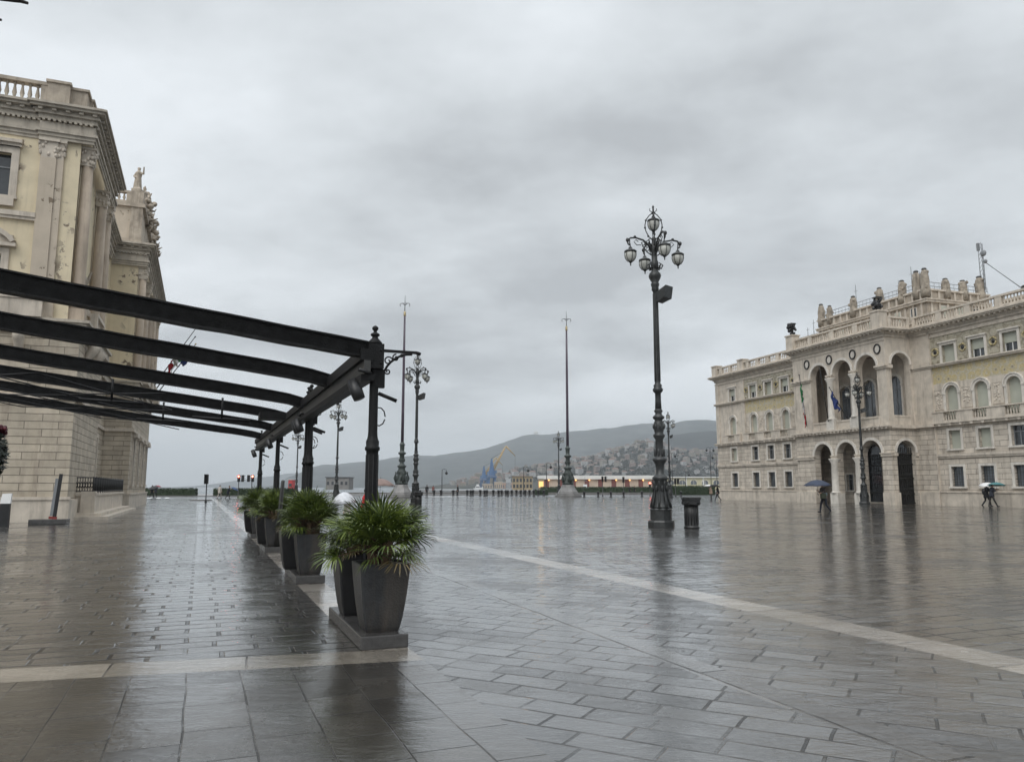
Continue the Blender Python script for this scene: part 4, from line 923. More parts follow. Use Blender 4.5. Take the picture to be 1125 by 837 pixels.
def palm_parts(seed,nleaf=84,R0=.37,droop=.45):
    r=random.Random(seed); st=MB(); lf=MB(); dr=MB()
    for k in range(7):
        a=r.uniform(0,6.28); d=r.uniform(.02,.1); st.tube([(d*cos(a),d*sin(a),-.06),(1.4*d*cos(a),1.4*d*sin(a),.08),(1.9*d*cos(a),1.9*d*sin(a),.2+r.random()*.12)],[.045,.05,.03],7)
    heads=[]
    for k in range(nleaf):
        a=k*2.39996+r.uniform(-.3,.3); el=R(r.uniform(14,88)) if k%7 else R(r.uniform(-20,6))
        dirv=Vector((cos(a)*cos(el),sin(a)*cos(el),sin(el))); L0=R0*(r.uniform(.45,1.05) if r.random()<.8 else r.uniform(1.05,1.2)); base=Vector((.07*cos(a),.07*sin(a),.12+r.random()*.14))
        hub=base+dirv*L0; hub.z-=.06*L0*droop; st.tube([base,base+dirv*L0*.55+Vector((0,0,.02)),hub],[.008,.006,.005],4)
        side=dirv.cross(Vector((0,0,1))); 
        if side.length<.1: side=Vector((1,0,0))
        side.normalize(); up=side.cross(dirv).normalized(); tw=r.uniform(-.5,.5); side,up=side*cos(tw)+up*sin(tw),up*cos(tw)-side*sin(tw)
        dry=(el<R(-8)) and r.random()<.35; T=dr if dry else lf
        ns=19; sl=r.uniform(.24,.38)
        for j in range(ns):
            f=(j/(ns-1)-.5)*R(r.uniform(180,215)); d1=(dirv*cos(f)+side*sin(f)); ln=sl*(1-.28*abs(f)/PI)*r.uniform(.88,1.08); wd=.0095
            pr=d1.cross(up).normalized(); fold=up*.006*(1 if j%2 else -1)
            p0=hub; p1=hub+d1*ln*.5+up*.03+fold; p2=hub+d1*ln*.85-Vector((0,0,.03*droop*r.random())); p3=hub+d1*ln*1.0-Vector((0,0,(.05+.09*r.random())*droop))
            T.add([p0-pr*wd*.35,p0+pr*wd*.35,p1+pr*wd,p1-pr*wd,p2+pr*wd*.6,p2-pr*wd*.6,p3],[(0,1,2,3),(3,2,4,5),(5,4,6)],0)
    return st,lf,dr
palmv=[]
for sd_ in (11,12,13):
    s_,l_,d_=palm_parts(sd_); palmv.append((s_.mesh('stem',M['trunk']),l_.mesh('fronds',M['palm']),d_.mesh('dry_fronds',M['palm_dry'])))
WHICH=['nearest the camera','second along the pergola','third along the pergola','farthest along the pergola']
ORD=['front','second','third','farthest']
for i,(pa,sc) in enumerate(((7.35,1.0),(12.62,.98),(18.85,1.0),(24.3,1.0))):
    sl_=MB(); Lg=1.95 if i==0 else 1.7
    sl_.box(-.225,.225,0,Lg,0,.125); o=sl_.build('stone_plinth',M['slab'],None,.012); o.location=sq(pa,PB); o.rotation_euler=(0,0,TH)
    tag(o,'long low grey granite plinth under the pair of square pots, %s'%WHICH[i],'plinth','plinths under the pergola posts')
    for j,(da,me,cn) in enumerate(((.31,pm1,'slate grey'),(1.36,pm2,'black'))):
        o=bpy.data.objects.new('planter_pot',me); link(o); o.location=sq(pa+da,PB-(.02 if j else -.01),.126); o.rotation_euler=(0,0,TH); o.scale=(sc,)*3
        if j and i: o.location=sq(pa+da-.15,PB-.14,.126)
        tag(o,'%s tapered square pot on the plinth %s'%(cn,WHICH[i]),'planter','tapered pots in a row')
        pr=root('palm_plant','bushy fan palm in the %s pot of the plinth %s'%(cn,WHICH[i]),'plant',sq(pa+da,PB-(.05 if j else 0),.72),random.Random(i*2+j).uniform(0,6),'fan palms along the pergola',(.90,.92,.90,1.0)[i]*(.66 if j else 1))
        sm,lm,dm=palmv[(i*2+j)%3]
        for nm,me2 in (('stem',sm),('fronds',lm),('dry_fronds',dm)):
            q=bpy.data.objects.new(nm,me2); link(q,pr)
# grey board leaning between the planters
b=MB(); p0,p1=ground(303,606),at(311,528,17.2); b.tube([p0,p1],[.055,.04],4); tag(b.build('leaning_post',M['rail']),'thin grey post leaning among the third planter of the pergola','post')
# hanging basket at the left edge
hb=root('hanging_basket','dark trailing hanging basket with deep red flowers at the left edge','basket',sq(13.45,-3.02,1.72),0)
b=MB(); rr_=random.Random(5)
for k in range(1500):
    u_=rr_.uniform(0,2*PI); t=rr_.random(); z=.75*(1-2*t)*.5+.05; rad=.33*math.sqrt(max(0,1-((z-.05)/.44)**2))*rr_.uniform(.75,1.05)
    p=Vector((rad*cos(u_),rad*sin(u_),z+.2)); n_=Vector((rr_.uniform(-1,1),rr_.uniform(-1,1),rr_.uniform(-1,.3))).normalized()*.05; s_=n_.cross(Vector((cos(u_),sin(u_),.3))).normalized()*.018
    b.add([p-n_,p+s_,p+n_*1.2,p-s_],[(0,1,2,3)])
b.build('foliage',M['basket'],hb)
b=MB()
for k in range(160):
    u_=rr_.uniform(0,2*PI); rad=.3*math.sqrt(rr_.random()); p=Vector((rad*cos(u_),rad*sin(u_),.62+rr_.uniform(-.1,.08))); b.ball(p,(.035,.035,.03),6,4)
b.build('flowers',M['flower'],hb)
b=MB(); b.lathe([(.05,-.1),(.2,0),(.26,.2),(.28,.4)],(0,0,0),12); b.build('bowl',M['black'],hb)
b=MB()
for k in range(3): a=k*2.1; b.tube([(.28*cos(a),.28*sin(a),.4),(0,0,1.4),(0,0,1.66)],.006,4)
b.build('chain',M['iron'],hb)
#@SPLIT3
# ================================================================== STREET LAMPS
def lamp_tree(label,group):
    r=root('street_lamp',label,'street lamp',(0,0,0),0,group)
    b=MB(); b.lathe([(.62,0),(.62,.2),(.58,.26),(.5,.27),(.5,.62),(.53,.66),(.46,.72)],(0,0,0),8,rot=PI/8,sm=False); b.lathe([(.47,.72),(.42,.78),(.36,.95),(.31,1.2),(.28,1.5),(.29,1.72),(.36,1.8),(.37,1.86),(.30,1.92),(.2,2.0),(.18,2.2),(.22,2.38),(.33,2.5),(.34,2.56),(.25,2.62),(.2,2.68),(.19,3.0),(.18,3.3),(.27,3.42),(.28,3.48),(.2,3.54),(.22,3.62),(.26,3.8),(.22,3.98),(.17,4.05),(.27,4.12),(.28,4.18),(.18,4.25),(.15,4.32),(.21,4.40),(.14,4.5)],(0,0,0),16)
    for k in range(8):
        a=k*PI/4; b.tube([(.48*cos(a),.48*sin(a),.72),(.40*cos(a),.40*sin(a),1.0),(.31*cos(a),.31*sin(a),1.3),(.30*cos(a),.30*sin(a),1.6),(.36*cos(a),.36*sin(a),1.72)],[.05,.055,.04,.05,.05],6); b.ball((.22*cos(a),.22*sin(a),2.8),(.05,.05,.16),6,5); b.ball((.25*cos(a+.4),.25*sin(a+.4),3.8),(.05,.05,.1),6,4); b.ball((.34*cos(a+.4),.34*sin(a+.4),1.45),(.06,.06,.12),6,4)
    for q in b.v: q.x*=.82; q.y*=.82
    b.build('base',M['castiron'],r)
    b=MB(); b.lathe([(.13,4.45),(.115,4.8),(.115,5.1),(.16,5.14),(.2,5.2),(.2,5.26),(.15,5.32),(.17,5.4),(.12,5.46),(.11,5.5),(.105,7),(.09,9.1),(.12,9.16),(.15,9.22),(.13,9.3),(.16,9.36),(.17,9.44),(.13,9.5),(.22,9.66),(.25,9.76),(.22,9.86),(.14,9.95),(.12,10.05),(.15,10.15),(.16,10.3),(.12,10.4),(.11,10.7),(.15,10.8),(.16,11.0),(.1,11.1),(.08,11.22),(.12,11.28),(.03,11.36)],(0,0,0),14)
    for k in range(10): a=k*PI/5; b.tube([(.11*cos(a),.11*sin(a),5.55),(.092*cos(a),.092*sin(a),9.05)],.014,4)
    for k in range(8):
        a=k*PI/4+.2; b.tube([(.1*cos(a),.1*sin(a),10.1),(.26*cos(a),.26*sin(a),10.05),(.32*cos(a),.32*sin(a),10.18),(.25*cos(a),.25*sin(a),10.25)],[.04,.03,.03,.02],5); b.tube([(.1*cos(a),.1*sin(a),10.95),(.24*cos(a),.24*sin(a),11.05),(.3*cos(a),.3*sin(a),11.2),(.22*cos(a),.22*sin(a),11.24)],[.035,.03,.025,.02],5)
    b.build('pole',M['castiron'],r)
    def lantern(x,y,z,s):
        b=MB(); b.lathe([(.06,.20),(.09,.12),(.21,.06),(.25,.03),(.25,-.01),(.22,-.03)],(x,y,z),12); b.tube([(x,y,z+.2),(x,y,z+.34)],.02,5)
        for k in range(6):
            a=k*PI/3; b.tube([(x+s*q*cos(a),y+s*q*sin(a),z+w) for q,w in ((.228,-.02),(.232,-.14),(.205,-.26),(.13,-.37),(.02,-.41))],.011,4)
        b.lathe([(.015,-.56),(.03,-.52),(.018,-.48),(.06,-.42),(.09,-.385)],(x,y,z),8)
        c=b.build('lantern',M['castiron'],r)
        g=MB(); g.lathe([(.212,-.03),(.222,-.1),(.216,-.17),(.185,-.27),(.13,-.35),(.06,-.39)],(x,y,z),14); g.build('lamp_glass',M['lampglass'],c)
    for k in range(4):
        a=R(-58+90*k); c,s_=cos(a),sin(a); RD=1.0; P=lambda d,z:(d*c,d*s_,z)
        b=MB(); b.tube([P(.1,10.75),P(.25,11.02),P(.45,11.2),P(.78,11.28),P(1.0,11.25),P(1.11,11.12),P(1.09,11.0),P(1.02,10.95)],[.045,.04,.036,.034,.036,.034,.03,.026],6)
        b.tube([P(.12,10.6),P(.3,10.72),P(.48,10.95),P(.52,11.1),P(.42,11.14),P(.38,11.04),P(.45,10.98)],.022,5); b.tube([P(.55,11.0),P(.72,10.98),P(.84,11.1),P(.76,11.2),P(.66,11.12)],.018,5); b.ball(P(1.11,11.16),(.075,.075,.09),7,5); b.ball(P(.8,11.31),(.06,.06,.06),6,4)
        b.tube([P(1.02,11.22),P(1.02,10.95)],.022,5)
        b.build('arm',M['castiron'],r); lantern(RD*c,RD*s_,10.68,1)
    b=MB()
    for k in range(4):
        a=k*PI/2+.3; b.tube([(q*cos(a),q*sin(a),z) for q,z in ((.06,11.25),(.2,11.38),(.31,11.62),(.34,11.85),(.29,12.08),(.16,12.26),(.05,12.34))],.022,5)
        for q,z in ((.34,11.75),(.3,12.05),(.22,11.4)): b.ball((q*cos(a),q*sin(a),z),(.045,.045,.05),6,4)
        b.tube([(.04*cos(a),.04*sin(a),12.38),(.14*cos(a),.14*sin(a),12.46),(.13*cos(a),.13*sin(a),12.54)],.016,4)
    b.lathe([(.02,12.3),(.1,12.34),(.04,12.4),(.03,12.55),(.05,12.6),(.01,12.68)],(0,0,0),8); b.build('top_crown',M['castiron'],r)
    lantern(0,0,12.02,1)
    m_=Matrix.Translation((0,0,9.0))@Matrix.Rotation(R(-25),4,'Z'); b=MB(); b.add([(.18,-.2,-.35),(.18,.2,-.35),(.18,.2,.05),(.18,-.2,.05),(.58,-.25,-.22),(.58,.25,-.22),(.66,.25,.24),(.66,-.25,.24)],[(0,1,2,3),(4,7,6,5),(0,3,7,4),(1,5,6,2),(3,2,6,7),(0,4,5,1)],0,False,m_); b.tube([(0,0,0),(.25,0,0)],.04,6,0,True,m_); b.build('floodlight',M['castiron'],r)
    return r
GL='ornate cast iron lamps of the square'
def place_lamp(o,u,Y,h,label):
    c=o if o.get('used') is None else dup(o)
    o['used']=1; c.location=atd(u,Y); c.scale=(h/12.68,)*3; c['label']=label
    c.rotation_euler=(0,0,random.uniform(0,.5) if o is not c else 0); return c
L0=lamp_tree('x',GL)
place_lamp(L0,725.5,29.46,12.68,'tallest and nearest ornate five-lantern lamp standing in the middle of the square')
L0.rotation_euler=(0,0,R(-20))
place_lamp(L0,456.5,60.5,12.2,'ornate lamp beside the left flagpole, to the right of the first palm')
place_lamp(L0,369.5,95.7,12.3,'ornate lamp between the first and second pergola posts')
place_lamp(L0,325.5,140,12.3,'far ornate lamp seen just left of the second pergola post')
place_lamp(L0,614,148,12.3,'far ornate lamp just left of the right flagpole base')
place_lamp(L0,736,110,12.3,'ornate lamp behind and right of the nearest lamp, before the yellow building')
place_lamp(L0,949,67,11.6,'ornate lamp in front of the arches of the right palace')
del L0['used']
for o in scn.objects:
    if 'used' in o: del o['used']
# ------------------------------------------------------------------ tall flag masts
def mast(label):
    r=root('flag_mast',label,'flagpole',(0,0,0),0,'two tall flag masts of the square')
    b=MB(); b.lathe([(2.15,0),(2.15,.28),(1.95,.3),(1.9,.55),(1.62,.58),(1.55,.8),(1.15,1.35),(.98,1.75),(.92,1.85)],(0,0,0),8,rot=PI/8,sm=False); b.build('stone_base',M['quay'],r)
    b=MB(); b.lathe([(.9,1.85),(.85,2.1),(.72,2.7),(.6,3.3),(.52,3.9),(.45,4.1),(.62,4.3),(.66,4.42),(.4,4.55),(.3,4.8),(.34,5.5),(.32,5.9),(.55,6.1),(.56,6.25),(.34,6.35),(.3,6.6),(.33,7.2),(.42,7.35),(.3,7.5),(.24,7.7)],(0,0,0),14)
    for k in range(8):
        a=k*PI/4; b.ball((.72*cos(a),.72*sin(a),2.6),(.17,.17,.5),7,5); b.ball((.56*cos(a+.4),.56*sin(a+.4),3.5),(.14,.14,.3),7,5); b.ball((.36*cos(a),.36*sin(a),5.2),(.09,.09,.25),6,4)
    for k in range(4): a=k*PI/2+.4; b.tube([(.7*cos(a),.7*sin(a),2.0),(1.0*cos(a),1.0*sin(a),2.7),(.8*cos(a),.8*sin(a),3.3),(.85*cos(a),.85*sin(a),3.6)],[.14,.16,.12,.1],6)
    b.build('bronze_pedestal',M['castiron_g'],r)
    b=MB(); b.lathe([(.215,7.6),(.2,12),(.17,20),(.13,25.6)],(0,0,0),10); b.build('mast',M['mast'],r)
    b=MB(); b.lathe([(.12,25.6),(.22,25.8),(.14,25.95),(.2,26.15),(.05,26.35)],(0,0,0),10); b.build('collar',M['gold'],r)
    b=MB(); b.tube([(0,0,26.2),(0,0,28.7)],[.07,.025],6)
    for s_ in (-1,1): b.tube([(0,0,27.2),(s_*.35,0,27.5),(s_*.65,0,27.45),(s_*.72,0,27.2),(s_*.6,0,27.05)],.045,5)
    b.tube([(-.5,0,27.5),(.5,0,27.5)],.035,5); b.build('halberd_finial',M['castiron'],r)
    return r
m1=mast('tall dark flag mast on stepped stone base, standing right of centre of the square'); m1.location=atd(624,117.2)
m2=dup(m1,atd(441,107),label='tall dark flag mast rising just right of the nearest pergola post')
# ------------------------------------------------------------------ litter bins
def bin_(label,loc,rz):
    r=root('litter_bin',label,'litter bin',loc,rz,'black litter bins')
    b=MB(); b.lathe([(.29,0),(.29,.05),(.26,.07),(.25,.1),(.245,.45),(.25,.82)],(0,0,0),16)
    for k in range(14): a=k*PI/7; b.tube([(.25*cos(a),.25*sin(a),.12),(.25*cos(a),.25*sin(a),.8)],.018,4)
    b.build('body',M['iron'],r)
    b=MB(); b.lathe([(.26,.82),(.33,.85),(.34,.87),(.34,1.04),(.37,1.05),(.37,1.12),(.34,1.14)],(0,0,0),8,rot=PI/8,sm=False); b.build('lid',M['iron'],r)
    b=MB()
    for k in range(6):
        a0=k*PI/3; b.tube([(.335*cos(a0+q*PI/15),.335*sin(a0+q*PI/15),.97-.10*sin(q*PI/5)) for q in range(6)],.018,4)
    b.build('garland',M['iron'],r); return r
b1=bin_('black fluted litter bin with garlands beside the nearest ornate lamp',ground(760,580),0)
b2=dup(b1,ground(459.5,556.5),.4,label='black litter bin at the foot of the ornate lamp by the left flagpole')
# ------------------------------------------------------------------ totem boards by the left palace
t_=root('sign_board','tilted black and grey sign board on a grey slab before the left palace corner','sign',ground(54,575.5),R(18))
b=MB(); b.box(-.68,.68,-.35,.35,0,.2); b.build('base',M['slab'],t_,.015)
b=MB(); mm_=Matrix.Translation((.12,0,.2))@Matrix.Rotation(R(4),4,'Y'); b.box(-.02,.11,-.03,.03,0,1.85,0,mm_); b.build('black_panel',M['black'],t_)
b=MB(); b.box(-.13,-.021,-.028,.028,.12,1.65,0,mm_); b.build('grey_panel',M['grey'],t_); b=MB(); b.box(-.16,.14,-.034,.034,.005,.10,0,mm_); b.build('red_foot',mat('dull_red_paint',(.2,.03,.025),.5),t_)
t_=root('sign_post','short black post with a white slanted top beside the palace at the left edge','sign',ground(4,577.5),R(18))
b=MB(); b.box(-.17,.17,-.08,.08,0,.86); b.build('post',M['black'],t_); b=MB(); b.add([(-.18,-.09,.861),(.18,-.09,.861),(.18,.09,.861),(-.18,.09,.861),(-.12,-.06,1.24),(.2,-.06,1.26),(.2,.05,1.26),(-.12,.05,1.24)],[(0,3,2,1),(4,5,6,7),(0,1,5,4),(1,2,6,5),(2,3,7,6),(3,0,4,7)]); b.build('white_top',M['white'],t_)
# ================================================================== PEOPLE
def person_mesh(pose,cols,vox=.016,coat=.55):
    """facing +x; pose: dict of joint offsets"""
    b=MB(); P=pose; lean=P.get('lean',.04); hz=.93
    pel=Vector((0,0,hz)); che=Vector((lean*.6,0,1.27)); neck=Vector((lean,0,1.48)); head=Vector((lean+.03+P.get('hx',0),0,1.635))
    b.tube([pel+Vector((0,0,-.08)),pel+Vector((0,0,.05)),che+Vector((-.01,0,-.1)),che+Vector((0,0,.04)),neck+Vector((-.01,0,-.03))],[.12,.145,.135,.15,.08],12)
    b.ball(che+Vector((0,0,.02)),(.125,.19,.19),12,8); b.ball(pel,(.125,.165,.13),12,8)
    b.tube([neck+Vector((-.01,0,-.05)),head+Vector((-.015,0,-.04))],.058,8)
    b.ball(head,(.098,.078,.122),12,9); b.ball(head+Vector((.03,0,-.065)),(.062,.055,.06),8,6)
    b.tube([head+Vector((.085,0,.02)),head+Vector((.118,0,-.022)),head+Vector((.09,0,-.03))],[.012,.018,.012],5)
    for s in (-1,1): b.ball(head+Vector((-.005,s*.078,-.005)),(.022,.014,.032),6,4)
    hands=[]
    for i,s in enumerate((-1,1)):
        hip=pel+Vector((0,s*.095,-.03)); kn=Vector(P['knee'][i]); an=Vector(P['ankle'][i]); kn.y=s*.10; an.y=s*.09
        b.tube([hip,hip.lerp(kn,.5),kn,kn.lerp(an,.35),an],[.098,.085,.062,.064,.045],9)
        f=Vector((cos(P['foot'][i]),0,sin(P['foot'][i]))); b.tube([an-f*.06+Vector((0,0,-.03)),an+f*.06+Vector((0,0,-.045)),an+f*.17+Vector((0,0,-.055))],[.046,.046,.034],8)
        sh=neck+Vector((-.015,s*.19,-.06)); el=sh+Vector(P['elbow'][i]); wr=sh+Vector(P['wrist'][i])
        b.tube([neck+Vector((0,s*.05,-.05)),sh],[.075,.07],8); b.tube([sh,sh.lerp(el,.5),el,el.lerp(wr,.4),wr],[.068,.06,.05,.046,.033],9)
        d=(wr-el).normalized(); pm=wr+d*.055; sd=Vector((0,1,0)) if abs(d.y)<.8 else Vector((1,0,0)); up=d.cross(sd).normalized(); sd=up.cross(d)
        b.ball(pm,(.04,.04,.04),8,6); b.tube([wr,pm],[.033,.04],7)
        curl=P.get('grip',(0,0))[i]
        for q,(o_,ln) in enumerate(((-.033,.075),(-.011,.086),(.011,.08),(.033,.062))):
            p0=pm+sd*o_*1.1+d*.02; p1=p0+d*ln*.5; p2=p1+(d*(.5-.5*curl)+up*(.25+.7*curl))*ln*.6; b.tube([p0,p1,p2],[.0125,.0115,.010],5)
        b.tube([pm+sd*-.03-d*.02,pm+sd*-.062+d*.012,pm+sd*-.06+d*.045+up*.02*curl],[.014,.0125,.011],5); hands.append(pm)
    if coat:   # hem of the coat
        b.lathe([(.185,coat+.20),(.19,coat+.26),(.17,.95),(.15,1.1)],(0,0,0),14)
    me=remesh(b,vox,'person',list(cols),smooth=2)
    for p in me.polygons:
        c=p.center; 
        if any((c-h).length<.105 for h in hands): k=0
        elif c.z>1.505+ (0 if c.x>neck.x else .02): k=0
        elif c.z<.115: k=3
        elif c.z<(coat+.20 if coat else .9): k=2
        else: k=1
        p.material_index=k
    return me,head,hands
HAIRM=M['hair']
CLOTH={}
def cl(n,c):
    if n not in CLOTH: CLOTH[n]=mat(n+'_cloth',c,.85,.25,7,.3,50)
    return CLOTH[n]
WALK=dict(knee=[(.17,0,.52),(-.02,0,.50)],ankle=[(.26,0,.10),(-.30,0,.16)],foot=[.25,-.7])
STAND=dict(knee=[(.02,0,.5),(.0,0,.5)],ankle=[(0,0,.085),(-.02,0,.085)],foot=[0,0])
HOLD_R=dict(elbow=[(.04,-.05,-.27),(.0,.05,-.28)],wrist=[(.24,.06,-.14),(.05,.08,-.52)],grip=(1,.3))
HANG=dict(elbow=[(.03,-.05,-.28),(-.04,.05,-.28)],wrist=[(.10,-.06,-.52),(.0,.06,-.53)],grip=(.3,.3))
REACH=dict(elbow=[(.04,-.05,-.27),(.16,.1,-.20)],wrist=[(.24,.06,-.14),(.42,.16,-.26)],grip=(1,.2))
def person(label,loc,rz,pose,cols,s=1.0,coat=.55,hood=False,group=None,hairc=None):
    me,head,hands=person_mesh(pose,[M['skin'],cols[0],cols[1],cols[2] if len(cols)>2 else M['black']],coat=coat)
    o=bpy.data.objects.new('person',me); link(o); o.location=loc; o.rotation_euler=(0,0,rz); o.scale=(s,)*3; tag(o,label,'person',group)
    b=MB(); b.ball(head+Vector((-.022,0,.03)),(.095,.087,.118),12,8)
    if hood: b.ball(head+Vector((-.05,0,-.06)),(.085,.095,.12),10,7)
    b.build('hood' if hood else 'hair',cols[0] if hood else (hairc or HAIRM),o)
    Mw=Matrix.Translation(loc)@Matrix.Rotation(rz,4,'Z')@Matrix.Scale(s,4)
    return o,[Mw@h for h in hands]
def umbrella(label,hand,cm,r=.58,lift=.62,tilt=(0,0),group=None,flat=.36,scale=1):
    R0=root('umbrella',label,'umbrella',hand-Vector((0,0,.12)),0,group); R0.rotation_euler=(tilt[0],tilt[1],random.uniform(0,1)); h=lift+.12
    b=MB(); b.tube([(0,0,-.08),(0,0,h)],.008,6); b.tube([(0,0,h),(0,0,h+.07)],[.008,.004],6); b.build('shaft',M['iron'],R0)
    b=MB(); b.tube([(.045,0,-.12),(.03,0,-.155),(0,0,-.14),(0,0,-.0)],.014,6); b.build('handle',M['black'],R0)
    b=MB(); n=24; K=6; vs=[(0,0,h)]; fs=[]
    for j in range(1,K+1):
        t=j/K
        for i in range(n):
            a=2*PI*i/n; sag=abs(sin(a*4)); rr_=r*t*(1-.07*sag*t); z=h-flat*r*2*(t**2.0)*.5-.02*sag*t*0-.025*t*(1-sag); vs.append((rr_*cos(a),rr_*sin(a),z))
    for i in range(n): fs.append((0,1+i,1+(i+1)%n))
    for j in range(K-1):
        for i in range(n): fs.append((1+j*n+i,1+(j+1)*n+i,1+(j+1)*n+(i+1)%n,1+j*n+(i+1)%n))
    b.add(vs,fs,0,True); o=b.build('canopy',cm,R0); sm=o.modifiers.new('solid','SOLIDIFY'); sm.thickness=.004
    b=MB()
    for i in range(8):
        a=2*PI*(i+0.0)/8; b.tube([(.0,0,h-.02),(r*.5*cos(a),r*.5*sin(a),h-flat*r*.25-.03),(r*.98*cos(a),r*.98*sin(a),h-flat*r-.03)],.004,4); b.tube([(0,0,h-.28),(r*.5*cos(a),r*.5*sin(a),h-flat*r*.25-.03)],.003,4)
    b.build('ribs',M['grey'],R0)
    return R0
navy=mat('navy_umbrella_cloth',(.012,.022,.05),.6,.2,4); teal=mat('teal_umbrella_cloth',(.07,.20,.21),.6,.2,4); blk=mat('black_umbrella_cloth',(.012,.012,.014),.6,.2,4); redu=mat('red_umbrella_cloth',(.28,.03,.05),.6,.2,4); whiteu=mat('white_umbrella_cloth',(.7,.7,.7),.6,.1,4); taupe=mat('taupe_umbrella_cloth',(.19,.13,.11),.6,.2,4)
clr,ntc,bc=newmat('translucent_white_vinyl'); bc.inputs['Base Color'].default_value=(.62,.63,.66,1); bc.inputs['Roughness'].default_value=.25; bc.inputs['Alpha'].default_value=.82
L(ntc,mrange(ntc,noise(ntc,objco(ntc),7,3),.3,.7,.7,.92),bc.inputs['Alpha'])
# man with the navy umbrella crossing before the right palace, walking to the left
pL=ground(906.5,563.5)
p,h=person('person in a brown and grey jacket walking left across the square under a navy umbrella',pL,PI+.25,{**WALK,**REACH,'lean':.07},[cl('brown_grey',(.095,.075,.065)),cl('navy',(.014,.016,.024))],1.0,.62,hairc=M['hair'])
b=MB(); b.lathe([(.166,1.02),(.176,1.06),(.178,1.14),(.172,1.18)],(0,0,0),16); b.build('waist_band',cl('pale_blue',(.16,.21,.23)),p)
umbrella('large navy umbrella held by the person walking left before the palace arches',h[0],navy,.80,.62,(.03,-.05),flat=.40)
bg_=root('bag','dark shoulder bag hanging at the hip of the person with the navy umbrella','bag',h[1]+Vector((.18,.02,-.12)),.3); b=MB(); b.box(-.17,.17,-.07,.07,-.2,.12); b.build('pouch',cl('dark_green',(.03,.035,.02)),bg_,.03); b=MB(); b.tube([(-.15,0,.1),(-.1,0,.32),(.1,0,.34),(.15,0,.1)],.014,5); b.build('strap',M['black'],bg_)
# couple walking right
p,h=person('person in black with a backpack walking right in front of the right palace',ground(1084.5,557),.05,{**WALK,**HOLD_R,'lean':.09},[cl('black_wool',(.010,.010,.012)),cl('black_trouser',(.012,.012,.014))],1.0,.50)
bk=root('backpack','black backpack on the left walker of the couple in front of the right palace','backpack',p.location+Vector((-.16,0,1.05)),.05); b=MB(); b.ball((0,0,.1),(.13,.16,.25),10,8); b.build('pack',M['black'],bk); b=MB()
for s in (-.1,.1): b.tube([(.02,s,.33),(.14,s,.38),(.22,s,.2),(.12,s,-.05)],.018,5)
b.build('strap',M['black'],bk)
umbrella('white umbrella of the couple, mostly hidden behind the teal one',h[0]+Vector((-.1,.25,0)),whiteu,.62,.55,(.1,-.1))
p,h=person('person in dark navy coat walking right under a teal umbrella',ground(1090.5,557.3),-.05,{**WALK,**HOLD_R,'lean':.08,'knee':[(.12,0,.51),(-.1,0,.50)],'ankle':[(.32,0,.1),(-.2,0,.12)]},[cl('dark_navy',(.014,.017,.026)),cl('grey_trouser',(.04,.036,.034))],1.0,.6)
umbrella('teal umbrella tilted over the couple walking in front of the right palace',h[0],teal,.62,.56,(.02,.10))
# group at the far corner of the right palace
p,h=person('person in beige coat beside the far corner of the right palace',ground(781.5,549),2.6,{**STAND,**HOLD_R},[cl('beige',(.30,.22,.17)),cl('grey_trouser',(.04,.036,.034))],1.0,.5)
umbrella('white umbrella over the beige coat at the far palace corner',h[0],whiteu,.6,.5,(0,.1))
p,h=person('person in black walking beside the far corner of the right palace',ground(789,550.3),2.9,{**WALK,**HOLD_R},[cl('black_wool',(.01,.01,.012)),cl('black_trouser',(.012,.012,.014))],1.0,.6)
umbrella('black umbrella over the walker in black at the far palace corner',h[0],blk,.6,.5,(0,.15))
# far left pair
p,h=person('person in dark coat beyond the left palace, under a black umbrella',ground(166.5,546.5),1.4,{**WALK,**HOLD_R},[cl('black_wool',(.01,.01,.012)),cl('black_trouser',(.012,.012,.014))],1.0,.55)
umbrella('black umbrella of the pair by the hedge at the end of the left palace',h[0],blk,.72,.35,(.3,-.2))
p,h=person('person in dark coat beyond the left palace, under a red umbrella',ground(170.5,546.3),1.6,{**WALK,**HOLD_R},[cl('dark_navy',(.014,.017,.026)),cl('grey_trouser',(.04,.036,.034))],1.0,.55)
umbrella('red umbrella of the pair by the hedge at the end of the left palace',h[0],redu,.55,.45,(0,.15))
# two figures in the gap between the hedges
person('person in pale coat walking past the gap between the left hedges',ground(240.8,547.5),1.2,{**WALK,**HANG},[cl('pale',(.42,.38,.34)),cl('pale_trouser',(.35,.31,.28))],1.0,.5)
p,h=person('person in dark clothes bending under a blue umbrella near the left traffic light',ground(250,548.2),.2,{**WALK,**HOLD_R,'lean':.15},[cl('dark_navy',(.014,.017,.026)),cl('black_trouser',(.012,.012,.014))],.95,.5)
umbrella('blue umbrella held low near the left traffic light',h[0]+Vector((.3,0,-.1)),mat('blue_umbrella_cloth',(.03,.06,.14),.6,.2,4),.5,.35,(.1,.5))
# people on the quay behind the bollards
for u,v,c,n in ((468.8,545.2,'black_wool','person in black standing at the left end of the bollard row'),(475.8,543.2,'rust','person in rust red jacket near the left end of the bollard row'),(503,545,'black_wool','person in dark clothes standing behind the middle of the bollard row')):
    person(n,ground(u,v),1.3 if u<500 else 2.8,{**STAND,**HANG},[cl('rust',(.16,.05,.04)) if c=='rust' else cl('black_wool',(.01,.01,.012)),cl('black_trouser',(.012,.012,.014))],1.05,.6)
for u,n in ((692,'person in dark clothes walking by the right hedge, the left of a pair'),(697,'person in dark clothes walking by the right hedge, the right of a pair')):
    person(n,ground(u,543.2),.2,{**WALK,**HANG},[cl('black_wool',(.01,.01,.012)),cl('black_trouser',(.012,.012,.014))],1.0,.55)
